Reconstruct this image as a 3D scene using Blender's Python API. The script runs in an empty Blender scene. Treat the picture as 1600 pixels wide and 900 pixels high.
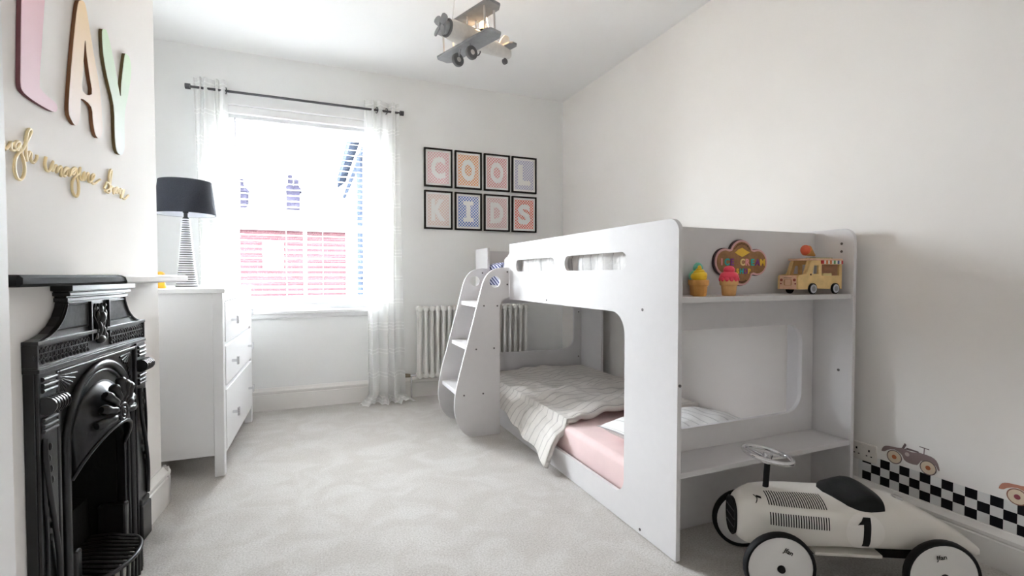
import bpy, math, random
from mathutils import Vector, Matrix
from mathutils.geometry import tessellate_polygon
random.seed(7)
PI = math.pi
S = bpy.context.scene
COL = S.collection

# ------------------------------------------------------------------ camera
YAW = math.radians(22.5); PITCH = math.atan(19 / 755.0)
cd = bpy.data.cameras.new('camera'); cam = bpy.data.objects.new('camera', cd); COL.objects.link(cam)
cd.sensor_width = 36.0; cd.lens = 36.0 * 755.0 / 1600.0; cd.clip_start = 0.02; cd.clip_end = 200
cam.location = (0, 0, 1.0); cam.rotation_euler = (PI / 2 - PITCH, 0, -YAW)
S.camera = cam

# ------------------------------------------------------------------ sky and exposure
SKY = 100.0   # zenith radiance of a standard overcast sky (horizon is a third of it)
w = bpy.data.worlds.new('overcast_sky'); S.world = w; w.use_nodes = True
bg = w.node_tree.nodes['Background']; bg.inputs[0].default_value = (0.89, 0.955, 1.0, 1); 
wn, wl_ = w.node_tree.nodes, w.node_tree.links
tcw = wn.new('ShaderNodeTexCoord'); spw = wn.new('ShaderNodeSeparateXYZ'); wl_.new(tcw.outputs['Generated'], spw.inputs[0])
mrw = wn.new('ShaderNodeMapRange'); mrw.inputs[1].default_value = 0.0; mrw.inputs[2].default_value = 1.0
mrw.inputs[3].default_value = SKY / 3.0; mrw.inputs[4].default_value = SKY; mrw.clamp = True
wl_.new(spw.outputs[2], mrw.inputs[0]); wl_.new(mrw.outputs[0], bg.inputs[1])
S.view_settings.view_transform = 'Standard'
try: S.view_settings.look = 'None'
except Exception: pass
S.view_settings.exposure = 0.54; S.view_settings.gamma = 1.0; S.view_settings.use_curve_mapping = False
S.cycles.max_bounces = 14; S.cycles.diffuse_bounces = 8; S.cycles.transparent_max_bounces = 24
S.cycles.sample_clamp_indirect = 25.0
# window portal: helps the renderer to find the sky through the window opening
pl = bpy.data.lights.new('window_portal', 'AREA'); pl.shape = 'RECTANGLE'; pl.size = 1.06; pl.size_y = 1.5
pl.cycles.is_portal = True
po = bpy.data.objects.new('window_portal', pl); COL.objects.link(po)
po.location = (-0.05, 4.28, 1.46); po.rotation_euler = (-PI / 2, 0, 0)

# ------------------------------------------------------------------ materials
def mat(name, col, rough=0.6, metal=0.0, spec=0.5, noise=0.0, nscale=8.0, bump=0.0, bscale=200.0, bdist=0.001, sheen=0.0, coat=0.0, emit=None, estr=0.0, trans=0.0):
    m = bpy.data.materials.new(name); m.use_nodes = True
    nt = m.node_tree; b = nt.nodes['Principled BSDF']
    b.inputs['Base Color'].default_value = (*col, 1); b.inputs['Roughness'].default_value = rough
    b.inputs['Metallic'].default_value = metal; b.inputs['Specular IOR Level'].default_value = spec
    b.inputs['Coat Weight'].default_value = coat; b.inputs['Sheen Weight'].default_value = sheen
    b.inputs['Transmission Weight'].default_value = trans
    if emit:
        b.inputs['Emission Color'].default_value = (*emit, 1); b.inputs['Emission Strength'].default_value = estr
    tc = nt.nodes.new('ShaderNodeTexCoord')
    if noise > 0:
        n = nt.nodes.new('ShaderNodeTexNoise'); n.inputs['Scale'].default_value = nscale; n.inputs['Detail'].default_value = 6
        nt.links.new(tc.outputs['Object'], n.inputs['Vector'])
        r = nt.nodes.new('ShaderNodeMapRange'); r.inputs[1].default_value = 0.3; r.inputs[2].default_value = 0.7
        r.inputs[3].default_value = 1 - noise; r.inputs[4].default_value = 1 + noise
        nt.links.new(n.outputs['Fac'], r.inputs[0])
        mx = nt.nodes.new('ShaderNodeVectorMath'); mx.operation = 'SCALE'; mx.inputs[0].default_value = col
        nt.links.new(r.outputs[0], mx.inputs['Scale']); nt.links.new(mx.outputs[0], b.inputs['Base Color'])
    if bump > 0:
        n2 = nt.nodes.new('ShaderNodeTexNoise'); n2.inputs['Scale'].default_value = bscale; n2.inputs['Detail'].default_value = 4
        nt.links.new(tc.outputs['Object'], n2.inputs['Vector'])
        bp = nt.nodes.new('ShaderNodeBump'); bp.inputs['Strength'].default_value = bump; bp.inputs['Distance'].default_value = bdist
        nt.links.new(n2.outputs['Fac'], bp.inputs['Height']); nt.links.new(bp.outputs[0], b.inputs['Normal'])
    return m

def nodes(m): return m.node_tree.nodes, m.node_tree.links, m.node_tree.nodes['Principled BSDF']
def ramp(nt_nodes, stops, interp='CONSTANT'):
    r = nt_nodes.new('ShaderNodeValToRGB'); r.color_ramp.interpolation = interp
    e = r.color_ramp.elements
    e[0].position, e[0].color = stops[0][0], (*stops[0][1], 1)
    e[1].position, e[1].color = stops[1][0], (*stops[1][1], 1)
    for p, c in stops[2:]:
        x = e.new(p); x.color = (*c, 1)
    return r

WALL = mat('wall_paint', (0.872, 0.848, 0.822), 0.85, spec=0.2, noise=0.012, nscale=3, bump=0.08, bscale=60, bdist=0.002)
WALLF = mat('wall_paint_cool', (0.86, 0.865, 0.86), 0.85, spec=0.2, noise=0.012, nscale=3, bump=0.08, bscale=60, bdist=0.002)
CEIL = mat('ceiling_paint', (0.90, 0.90, 0.895), 0.9, spec=0.15, bump=0.05, bscale=50, bdist=0.002)
TRIM = mat('trim_gloss', (0.82, 0.80, 0.775), 0.35, spec=0.45)
WHITE = mat('white_lacquer', (0.86, 0.86, 0.865), 0.38, spec=0.4)
BUNK = mat('white_melamine', (0.70, 0.685, 0.69), 0.5, spec=0.3, noise=0.01, nscale=30)
BUNKE = mat('melamine_edge', (0.80, 0.76, 0.77), 0.45, spec=0.3)
IRON = mat('black_cast_iron', (0.008, 0.008, 0.009), 0.30, spec=0.45, bump=0.25, bscale=130, bdist=0.001)
IRONR = mat('sooty_iron', (0.008, 0.008, 0.008), 0.75, spec=0.25, bump=0.5, bscale=60, bdist=0.003)
SLATE = mat('black_shelf_paint', (0.008, 0.008, 0.009), 0.7, spec=0.2, bump=0.3, bscale=90, bdist=0.001)
CHROME = mat('chrome', (0.72, 0.72, 0.74), 0.12, metal=1.0)
STEEL = mat('dark_steel', (0.10, 0.10, 0.11), 0.35, metal=0.9)
BOLT = mat('bolt_metal', (0.13, 0.12, 0.12), 0.4, metal=0.8)
BLACK = mat('black_rubber', (0.008, 0.008, 0.009), 0.6, spec=0.2)
BLACKF = mat('black_frame', (0.010, 0.010, 0.010), 0.5, spec=0.2)
PAPER = mat('paper_white', (0.86, 0.85, 0.84), 0.8, spec=0.2)
SHADE = mat('charcoal_linen', (0.045, 0.048, 0.06), 0.9, spec=0.15, noise=0.25, nscale=300, bump=0.4, bscale=700, bdist=0.001)
SHADEIN = mat('shade_lining', (0.75, 0.76, 0.8), 0.8)
SILVER = mat('silver_ceramic', (0.62, 0.62, 0.64), 0.18, metal=0.85)
YELLOW = mat('yellow_plastic', (0.95, 0.5, 0.03), 0.45)
PINKS = mat('pink_cotton', (0.85, 0.66, 0.65), 0.9, spec=0.1, noise=0.03, nscale=12, bump=0.2, bscale=400)
CARW = mat('cream_metal_paint', (0.72, 0.69, 0.64), 0.28, spec=0.5, coat=0.3)
CARG = mat('grey_white_wheel', (0.70, 0.69, 0.67), 0.4)
WOODL = mat('light_wood', (0.78, 0.55, 0.24), 0.6, noise=0.12, nscale=25)
WOODP = mat('pink_tint_wood', (0.80, 0.52, 0.36), 0.6, noise=0.10, nscale=30)
RADI = mat('radiator_enamel', (0.80, 0.79, 0.76), 0.35, spec=0.45)
SOCK = mat('socket_plastic', (0.74, 0.70, 0.65), 0.4)
PLW = mat('whitewashed_wood', (0.72, 0.70, 0.67), 0.55, noise=0.06, nscale=40)
PLG = mat('grey_painted_wood', (0.34, 0.35, 0.365), 0.55, noise=0.08, nscale=40)
PLD = mat('dark_grey_wood', (0.16, 0.16, 0.165), 0.55)
GOLDW = mat('pale_birch_edge', (0.86, 0.70, 0.40), 0.5)

def carpet():
    m = mat('carpet_pile', (0.55, 0.52, 0.49), 1.0, spec=0.05, sheen=0.3)
    N, Lk, b = nodes(m)
    tc = N.new('ShaderNodeTexCoord')
    n1 = N.new('ShaderNodeTexNoise'); n1.inputs['Scale'].default_value = 5.0; n1.inputs['Detail'].default_value = 5; n1.inputs['Distortion'].default_value = 1.2
    n2 = N.new('ShaderNodeTexNoise'); n2.inputs['Scale'].default_value = 150; n2.inputs['Detail'].default_value = 6; n2.inputs['Roughness'].default_value = 0.7
    Lk.new(tc.outputs['Object'], n1.inputs['Vector']); Lk.new(tc.outputs['Object'], n2.inputs['Vector'])
    r1 = ramp(N, [(0.35, (0.60, 0.567, 0.535)), (0.68, (0.675, 0.65, 0.625))], 'EASE')
    Lk.new(n1.outputs['Fac'], r1.inputs[0])
    r2 = ramp(N, [(0.36, (0.70, 0.68, 0.66)), (0.60, (1, 1, 1))], 'LINEAR')
    Lk.new(n2.outputs['Fac'], r2.inputs[0])
    mx = N.new('ShaderNodeMix'); mx.data_type = 'RGBA'; mx.blend_type = 'MULTIPLY'; mx.inputs[0].default_value = 1
    Lk.new(r1.outputs[0], mx.inputs[6]); Lk.new(r2.outputs[0], mx.inputs[7]); Lk.new(mx.outputs[2], b.inputs['Base Color'])
    bp = N.new('ShaderNodeBump'); bp.inputs['Strength'].default_value = 0.8; bp.inputs['Distance'].default_value = 0.006
    Lk.new(n2.outputs['Fac'], bp.inputs['Height']); Lk.new(bp.outputs[0], b.inputs['Normal'])
    return m
CARPET = carpet()

def striped_fabric(name, base, line, period=0.05, width=0.1, axis=1):
    m = mat(name, base, 0.9, spec=0.1, sheen=0.1)
    N, Lk, b = nodes(m)
    uv = N.new('ShaderNodeUVMap'); sp = N.new('ShaderNodeSeparateXYZ'); Lk.new(uv.outputs[0], sp.inputs[0])
    def frac(div):
        a = N.new('ShaderNodeMath'); a.operation = 'DIVIDE'; a.inputs[1].default_value = div
        Lk.new(sp.outputs[axis], a.inputs[0])
        f = N.new('ShaderNodeMath'); f.operation = 'FRACT'; Lk.new(a.outputs[0], f.inputs[0]); return f
    f = frac(period)
    r = ramp(N, [(0.0, line), (width, base), (width * 2.2, tuple(0.5 * (a + c) for a, c in zip(base, line))), (width * 2.9, base)])
    Lk.new(f.outputs[0], r.inputs[0]); Lk.new(r.outputs[0], b.inputs['Base Color'])
    tc = N.new('ShaderNodeTexCoord'); n = N.new('ShaderNodeTexNoise'); n.inputs['Scale'].default_value = 18; n.inputs['Detail'].default_value = 5
    Lk.new(tc.outputs['Object'], n.inputs['Vector'])
    bp = N.new('ShaderNodeBump'); bp.inputs['Strength'].default_value = 0.5; bp.inputs['Distance'].default_value = 0.015
    Lk.new(n.outputs['Fac'], bp.inputs['Height']); Lk.new(bp.outputs[0], b.inputs['Normal'])
    return m
DUVET = striped_fabric('pinstripe_cotton', (0.72, 0.69, 0.655), (0.36, 0.34, 0.33), 0.062, 0.055)
DUVETW = striped_fabric('pinstripe_cotton_white', (0.80, 0.79, 0.78), (0.38, 0.37, 0.37), 0.058, 0.055)
BLUES = striped_fabric('navy_stripe_cotton', (0.62, 0.63, 0.78), (0.03, 0.04, 0.16), 0.03, 0.45, 0)

def sheer():
    m = bpy.data.materials.new('sheer_voile'); m.use_nodes = True
    N, Lk = m.node_tree.nodes, m.node_tree.links
    N.remove(N['Principled BSDF']); out = N['Material Output']
    df = N.new('ShaderNodeBsdfDiffuse'); tl = N.new('ShaderNodeBsdfTranslucent'); tp = N.new('ShaderNodeBsdfTransparent')
    for q in (df, tl): q.inputs[0].default_value = (0.93, 0.93, 0.92, 1)
    m1 = N.new('ShaderNodeMixShader'); m1.inputs[0].default_value = 0.42; Lk.new(df.outputs[0], m1.inputs[1]); Lk.new(tl.outputs[0], m1.inputs[2])
    uv = N.new('ShaderNodeUVMap'); sp = N.new('ShaderNodeSeparateXYZ'); Lk.new(uv.outputs[0], sp.inputs[0])
    def fr(div, lo, hi):
        a = N.new('ShaderNodeMath'); a.operation = 'DIVIDE'; a.inputs[1].default_value = div; Lk.new(sp.outputs[1], a.inputs[0])
        f = N.new('ShaderNodeMath'); f.operation = 'FRACT'; Lk.new(a.outputs[0], f.inputs[0])
        g = N.new('ShaderNodeMath'); g.operation = 'GREATER_THAN'; g.inputs[1].default_value = lo; Lk.new(f.outputs[0], g.inputs[0])
        l = N.new('ShaderNodeMath'); l.operation = 'LESS_THAN'; l.inputs[1].default_value = hi; Lk.new(f.outputs[0], l.inputs[0])
        p = N.new('ShaderNodeMath'); p.operation = 'MULTIPLY'; Lk.new(g.outputs[0], p.inputs[0]); Lk.new(l.outputs[0], p.inputs[1]); return p
    A, B = fr(0.19, 0.0, 0.32), fr(0.026, 0.0, 0.30)
    p = N.new('ShaderNodeMath'); p.operation = 'MULTIPLY'; Lk.new(A.outputs[0], p.inputs[0]); Lk.new(B.outputs[0], p.inputs[1])
    mr = N.new('ShaderNodeMapRange'); mr.inputs[3].default_value = 0.17; mr.inputs[4].default_value = 0.06
    Lk.new(p.outputs[0], mr.inputs[0])
    m2 = N.new('ShaderNodeMixShader'); Lk.new(mr.outputs[0], m2.inputs[0]); Lk.new(m1.outputs[0], m2.inputs[1]); Lk.new(tp.outputs[0], m2.inputs[2])
    Lk.new(m2.outputs[0], out.inputs[0]); return m
SHEER = sheer()

def slat_mat():
    m = mat('white_blind_slat', (0.86, 0.86, 0.86), 0.4)
    N, Lk, b = nodes(m); out = N['Material Output']
    tl = N.new('ShaderNodeBsdfTranslucent'); tl.inputs[0].default_value = (0.9, 0.9, 0.9, 1)
    mx = N.new('ShaderNodeMixShader'); mx.inputs[0].default_value = 0.16
    Lk.new(b.outputs[0], mx.inputs[1]); Lk.new(tl.outputs[0], mx.inputs[2]); Lk.new(mx.outputs[0], out.inputs[0]); return m
SLAT = slat_mat()

def glass():
    m = bpy.data.materials.new('window_glass'); m.use_nodes = True
    N, Lk = m.node_tree.nodes, m.node_tree.links; N.remove(N['Principled BSDF']); out = N['Material Output']
    tp = N.new('ShaderNodeBsdfTransparent'); gl = N.new('ShaderNodeBsdfGlossy'); gl.inputs['Roughness'].default_value = 0.02
    fr = N.new('ShaderNodeFresnel'); fr.inputs[0].default_value = 1.2
    mx = N.new('ShaderNodeMixShader'); Lk.new(fr.outputs[0], mx.inputs[0]); Lk.new(tp.outputs[0], mx.inputs[1]); Lk.new(gl.outputs[0], mx.inputs[2])
    Lk.new(mx.outputs[0], out.inputs[0]); return m
GLASS = glass()

def brick():
    m = mat('red_brick_masonry', (0.1, 0.02, 0.02), 1.0, spec=0.0)
    N, Lk, b = nodes(m); tc = N.new('ShaderNodeTexCoord'); mp = N.new('ShaderNodeMapping')
    mp.inputs['Rotation'].default_value = (PI / 2, 0, 0)
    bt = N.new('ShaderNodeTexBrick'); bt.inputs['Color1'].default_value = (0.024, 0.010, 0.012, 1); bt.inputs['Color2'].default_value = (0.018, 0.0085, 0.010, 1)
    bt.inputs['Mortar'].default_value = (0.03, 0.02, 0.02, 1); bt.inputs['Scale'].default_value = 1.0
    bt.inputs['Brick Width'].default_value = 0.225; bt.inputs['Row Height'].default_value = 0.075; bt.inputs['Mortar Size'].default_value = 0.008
    Lk.new(tc.outputs['Object'], mp.inputs[0]); Lk.new(mp.outputs[0], bt.inputs[0]); Lk.new(bt.outputs[0], b.inputs['Base Color']); return m
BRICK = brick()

def gradient(name, z0, z1, c0, c1):
    m = mat(name, c0, 0.6, spec=0.3); N, Lk, b = nodes(m)
    tc = N.new('ShaderNodeTexCoord'); sp = N.new('ShaderNodeSeparateXYZ'); Lk.new(tc.outputs['Object'], sp.inputs[0])
    mr = N.new('ShaderNodeMapRange'); mr.inputs[1].default_value = z0; mr.inputs[2].default_value = z1; Lk.new(sp.outputs[2], mr.inputs[0])
    r = ramp(N, [(0, c0), (1, c1)], 'LINEAR'); Lk.new(mr.outputs[0], r.inputs[0]); Lk.new(r.outputs[0], b.inputs['Base Color']); return m

def checker_print(name, c):
    m = mat(name, c, 0.8, spec=0.2); N, Lk, b = nodes(m)
    tc = N.new('ShaderNodeTexCoord'); ck = N.new('ShaderNodeTexChecker'); ck.inputs['Scale'].default_value = 80
    ck.inputs['Color1'].default_value = (*c, 1); ck.inputs['Color2'].default_value = (0.85, 0.83, 0.82, 1)
    mp = N.new('ShaderNodeMapping'); mp.inputs['Location'].default_value = (0.0, 0.0051, 0)
    Lk.new(tc.outputs['Object'], mp.inputs[0]); Lk.new(mp.outputs[0], ck.inputs[0]); Lk.new(ck.outputs[0], b.inputs['Base Color']); return m

def wafer():
    m = mat('waffle_cone_plastic', (0.62, 0.30, 0.07), 0.6, noise=0.1, nscale=30, bump=0.5, bscale=120, bdist=0.002); return m
WAFER = wafer()
WAFERL = mat('pale_cone_plastic', (0.75, 0.42, 0.16), 0.6, noise=0.08, nscale=30, bump=0.4, bscale=120, bdist=0.002)

# ------------------------------------------------------------------ mesh tools
class G:
    def __init__(s): s.v = []; s.f = []; s.uv = []
    def add(s, v, f, uv=None):
        o = len(s.v); s.v += [Vector(p) for p in v]; s.f += [tuple(i + o for i in q) for q in f]
        s.uv += list(uv) if uv else [(0, 0)] * len(v); return s
    def box(s, x0, x1, y0, y1, z0, z1):
        v = [(x0, y0, z0), (x1, y0, z0), (x1, y1, z0), (x0, y1, z0), (x0, y0, z1), (x1, y0, z1), (x1, y1, z1), (x0, y1, z1)]
        return s.add(v, [(0, 3, 2, 1), (4, 5, 6, 7), (0, 1, 5, 4), (1, 2, 6, 5), (2, 3, 7, 6), (3, 0, 4, 7)])
    def cyl(s, p0, p1, r0, r1=None, n=16):
        r1 = r0 if r1 is None else r1; p0 = Vector(p0); p1 = Vector(p1); d = (p1 - p0).normalized()
        a = d.orthogonal().normalized(); b = d.cross(a)
        v = [p0 + (a * math.cos(2 * PI * i / n) + b * math.sin(2 * PI * i / n)) * r0 for i in range(n)]
        v += [p1 + (a * math.cos(2 * PI * i / n) + b * math.sin(2 * PI * i / n)) * r1 for i in range(n)]
        f = [(i, (i + 1) % n, n + (i + 1) % n, n + i) for i in range(n)] + [tuple(range(n))[::-1], tuple(range(n, 2 * n))]
        return s.add(v, f)
    def lathe(s, prof, n=24, c=(0, 0, 0), M=None):
        v = []; f = []; c = Vector(c)
        for r, z in prof:
            for i in range(n):
                p = Vector((r * math.cos(2 * PI * i / n), r * math.sin(2 * PI * i / n), z)); v.append((M @ p if M else p) + c)
        for k in range(len(prof) - 1):
            for i in range(n):
                j = (i + 1) % n; f.append((k * n + i, k * n + j, (k + 1) * n + j, (k + 1) * n + i))
        f.append(tuple(range(n))[::-1]); m = (len(prof) - 1) * n; f.append(tuple(range(m, m + n)))
        return s.add(v, f)
    def tube(s, path, r, n=8, closed=False, flat=1.0, up=None):
        P = [Vector(p) for p in path]; k = len(P); v = []; f = []; prev = None
        for i in range(k):
            if closed: t = P[(i + 1) % k] - P[i - 1]
            else: t = P[min(i + 1, k - 1)] - P[max(i - 1, 0)]
            t = t.normalized() if t.length > 1e-9 else Vector((0, 0, 1))
            if up is not None: a = (Vector(up) - t * t.dot(Vector(up)))
            elif prev is None: a = t.orthogonal()
            else: a = prev - t * prev.dot(t)
            a = a.normalized() if a.length > 1e-6 else t.orthogonal().normalized()
            prev = a; b = t.cross(a)
            rr = r[i] if isinstance(r, (list, tuple)) else r
            for j in range(n): v.append(P[i] + a * (rr * flat * math.cos(2 * PI * j / n)) + b * (rr * math.sin(2 * PI * j / n)))
        rng = k if closed else k - 1
        for i in range(rng):
            i2 = (i + 1) % k
            for j in range(n):
                j2 = (j + 1) % n; f.append((i * n + j, i2 * n + j, i2 * n + j2, i * n + j2)[::-1])
        if not closed: f += [tuple(range(n)), tuple(range((k - 1) * n, k * n))[::-1]]
        return s.add(v, f)
    def torus(s, c, axis, R, r, n=32, m=10):
        c = Vector(c); ax = Vector(axis).normalized(); a = ax.orthogonal().normalized(); b = ax.cross(a)
        return s.tube([c + (a * math.cos(2 * PI * i / n) + b * math.sin(2 * PI * i / n)) * R for i in range(n)], r, m, True, up=ax)
    def sphere(s, c, r, n=16, m=10, sc=(1, 1, 1)):
        v = []; f = []
        for i in range(m + 1):
            th = PI * i / m
            for j in range(n):
                ph = 2 * PI * j / n
                v.append((c[0] + r * sc[0] * math.sin(th) * math.cos(ph), c[1] + r * sc[1] * math.sin(th) * math.sin(ph), c[2] + r * sc[2] * math.cos(th)))
        for i in range(m):
            for j in range(n):
                j2 = (j + 1) % n; f.append((i * n + j, (i + 1) * n + j, (i + 1) * n + j2, i * n + j2))
        return s.add(v, f)
    def prism(s, loops, f0, f1):
        """loops: list of 2-D polygons (outer then holes); f0/f1 map (a,b) to the two faces in 3-D"""
        pts = [p for l in loops for p in l]
        tr = tessellate_polygon([[Vector((p[0], p[1], 0)) for p in l] for l in loops])
        n = len(pts); v = [f0(*p) for p in pts] + [f1(*p) for p in pts]; f = []
        for t in tr:
            a, b, c = t; f.append((a, b, c)); f.append((a + n, c + n, b + n))
        o = 0
        for l in loops:
            k = len(l)
            for i in range(k): f.append((o + i, o + (i + 1) % k, n + o + (i + 1) % k, n + o + i))
            o += k
        return s.add(v, f)
    def grid(s, nu, nv, fn, uvf=None):
        v = []; uv = []; f = []
        for i in range(nu + 1):
            for j in range(nv + 1):
                v.append(fn(i / nu, j / nv)); uv.append(uvf(i / nu, j / nv) if uvf else (i / nu, j / nv))
        for i in range(nu):
            for j in range(nv):
                a = i * (nv + 1) + j; f.append((a, a + nv + 1, a + nv + 2, a + 1))
        return s.add(v, f, uv)
    def obj(s, name, m, parent=None, bevel=0.0, smooth=None, world=True, fix=True, sub=0, solid=0.0):
        me = bpy.data.meshes.new(name)
        vs = s.v
        if parent is not None and world:
            inv = PW[parent.name].inverted(); vs = [inv @ p for p in vs]
        me.from_pydata([tuple(p) for p in vs], [], s.f); me.materials.append(m)
        ul = me.uv_layers.new(name='UVMap')
        vi = [0] * len(me.loops); me.loops.foreach_get('vertex_index', vi)
        ul.data.foreach_set('uv', [c for i in vi for c in s.uv[i]])
        if fix:
            import bmesh
            bm = bmesh.new(); bm.from_mesh(me); bmesh.ops.recalc_face_normals(bm, faces=bm.faces); bm.to_mesh(me); bm.free()
        if smooth is not None:
            me.shade_smooth(); me.set_sharp_from_angle(angle=math.radians(smooth))
        o = bpy.data.objects.new(name, me); COL.objects.link(o)
        if parent is not None: o.parent = parent; PW[o.name] = PW[parent.name]
        else: PW[o.name] = Matrix()
        if solid: q = o.modifiers.new('thick', 'SOLIDIFY'); q.thickness = solid
        if bevel: q = o.modifiers.new('bevel', 'BEVEL'); q.width = bevel; q.segments = 2; q.limit_method = 'ANGLE'; q.angle_limit = math.radians(50)
        if sub: q = o.modifiers.new('sub', 'SUBSURF'); q.levels = sub; q.render_levels = sub
        return o
PW = {}
def thing(name, label, cat, loc=(0, 0, 0), rz=0.0, group=None, rot=None):
    o = bpy.data.objects.new(name, None); COL.objects.link(o); o.empty_display_size = 0.05
    o.location = loc; o.rotation_euler = rot if rot else (0, 0, rz)
    o['label'] = label; o['category'] = cat
    if group: o['group'] = group
    from mathutils import Euler
    PW[o.name] = Matrix.Translation(loc) @ Euler(o.rotation_euler).to_matrix().to_4x4()
    return o
def tag(o, label, cat, group=None):
    o['label'] = label; o['category'] = cat
    if group: o['group'] = group
    return o
def struct(o): o['kind'] = 'structure'; return o
def copy_part(o, parent, loc=None, rot=None):
    c = o.copy(); COL.objects.link(c); c.parent = parent; PW[c.name] = PW[parent.name]
    if loc is not None: c.location = loc
    if rot is not None: c.rotation_euler = rot
    return c
def smoothpath(P, k=4):
    P = [Vector(p) for p in P]; out = []
    for i in range(len(P) - 1):
        a = P[max(i - 1, 0)]; b = P[i]; c = P[i + 1]; d = P[min(i + 2, len(P) - 1)]
        for j in range(k):
            t = j / k
            out.append(0.5 * ((2 * b) + (c - a) * t + (2 * a - 5 * b + 4 * c - d) * t * t + (3 * b - a - 3 * c + d) * t ** 3))
    out.append(P[-1]); return out
def sm2(poly, k=4):
    P = [Vector((p[0], p[1], 0)) for p in poly]; n = len(P); out = []
    for i in range(n):
        a, b, c, d = P[i - 1], P[i], P[(i + 1) % n], P[(i + 2) % n]
        for j in range(k):
            t = j / k; q = 0.5 * ((2 * b) + (c - a) * t + (2 * a - 5 * b + 4 * c - d) * t * t + (3 * b - a - 3 * c + d) * t ** 3)
            out.append((q.x, q.y))
    return out
def rrect(x0, x1, y0, y1, r, n=6):
    """rounded rectangle; r is one radius or four (bl, br, tr, tl)"""
    R = r if isinstance(r, (list, tuple)) else (r,) * 4; out = []
    for (cx, cy, a0, rr) in ((x0 + R[0], y0 + R[0], PI, R[0]), (x1 - R[1], y0 + R[1], 1.5 * PI, R[1]), (x1 - R[2], y1 - R[2], 0, R[2]), (x0 + R[3], y1 - R[3], PI / 2, R[3])):
        if rr < 1e-6: out.append((cx, cy)); continue
        for i in range(n + 1): out.append((cx + rr * math.cos(a0 + PI / 2 * i / n), cy + rr * math.sin(a0 + PI / 2 * i / n)))
    return out
def circ(cx, cy, r, n=24): return [(cx + r * math.cos(2 * PI * i / n), cy + r * math.sin(2 * PI * i / n)) for i in range(n)]
def hs(a, b): # deterministic wobble
    return math.sin(a * 12.9898 + b * 78.233)
TXT = {}
def text_geo(s, size, extrude=0.001, offset=0.0):
    key = (s, size, extrude, offset)
    if key not in TXT:
        c = bpy.data.curves.new('t', 'FONT'); c.body = s; c.size = size; c.extrude = extrude; c.offset = offset
        c.align_x = 'CENTER'; c.align_y = 'CENTER'; c.resolution_u = 4
        o = bpy.data.objects.new('t', c); COL.objects.link(o)
        dg = bpy.context.evaluated_depsgraph_get(); me = bpy.data.meshes.new_from_object(o.evaluated_get(dg))
        v = [tuple(p.co) for p in me.vertices]; f = [tuple(p.vertices) for p in me.polygons]
        x0, x1 = min(p[0] for p in v), max(p[0] for p in v); y0, y1 = min(p[1] for p in v), max(p[1] for p in v)
        v = [(p[0] - (x0 + x1) / 2, p[1] - (y0 + y1) / 2, p[2]) for p in v]
        bpy.data.objects.remove(o); bpy.data.curves.remove(c); bpy.data.meshes.remove(me)
        TXT[key] = (v, f)
    return TXT[key]

# ------------------------------------------------------------------ the room
XR, YF, ZC = 2.17, 4.0, 2.61
AL = math.radians(4.1)
P0 = Vector((-0.615, 2.516, 0)); T = Vector((-math.sin(AL), -math.cos(AL), 0)); NW = Vector((math.cos(AL), -math.sin(AL), 0))
XA = -0.98
struct(G().box(-1.5, 2.4, -1.1, 4.3, -0.12, 0.0).obj('floor', CARPET))
struct(G().box(-1.5, 2.4, -1.1, 4.3, ZC, ZC + 0.15).obj('ceiling', CEIL))
# far wall with the window opening
WX0, WX1, WZ0, WZ1 = -0.585, 0.49, 0.74, 2.20
struct(G().prism([[(XA - 0.2, 0), (XR + 0.15, 0), (XR + 0.15, ZC), (XA - 0.2, ZC)], [(WX0, WZ0), (WX1, WZ0), (WX1, WZ1), (WX0, WZ1)]],
                 lambda a, b: (a, YF, b), lambda a, b: (a, YF + 0.30, b)).obj('wall_far', WALLF))
struct(G().box(XR, XR + 0.15, -1.1, YF, 0, ZC).obj('wall_right', WALL))
struct(G().box(XA - 0.15, XA, -1.1, YF, 0, ZC).obj('wall_alcove', WALLF))
struct(G().box(XA, XR, -1.1, -0.95, 0, ZC).obj('wall_back', WALL))
# chimney breast: front slab with the firebox hole, and its two returns
S_NEAR = 1.32
def FP(s, d, z): p = P0 + T * s + NW * d; return (p.x, p.y, z)
g = G().prism([[(0, 0), (S_NEAR, 0), (S_NEAR, ZC), (0, ZC)], [(0.385, 0.0005), (0.785, 0.0005), (0.785, 0.60), (0.385, 0.60)]], lambda a, b: FP(a, 0, b), lambda a, b: FP(a, -0.10, b))
q0 = [FP(0, -0.1, 0), FP(0.06, -0.1, 0)]
def quadbox(pa, pb, pc, pd, z0, z1):
    v = [(*p[:2], z0) for p in (pa, pb, pc, pd)] + [(*p[:2], z1) for p in (pa, pb, pc, pd)]
    return v, [(0, 3, 2, 1), (4, 5, 6, 7), (0, 1, 5, 4), (1, 2, 6, 5), (2, 3, 7, 6), (3, 0, 4, 7)]
yb = FP(0, 0, 0)[1]; yn = FP(S_NEAR, 0, 0)[1]
g.add(*quadbox(FP(0, -0.1, 0), FP(0.06, -0.1, 0), (XA, yb - 0.06), (XA, yb), 0, ZC))
g.add(*quadbox(FP(S_NEAR - 0.06, -0.1, 0), FP(S_NEAR, -0.1, 0), (XA, yn), (XA, yn + 0.06), 0, ZC))
struct(g.obj('wall_left', WALL))

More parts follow.
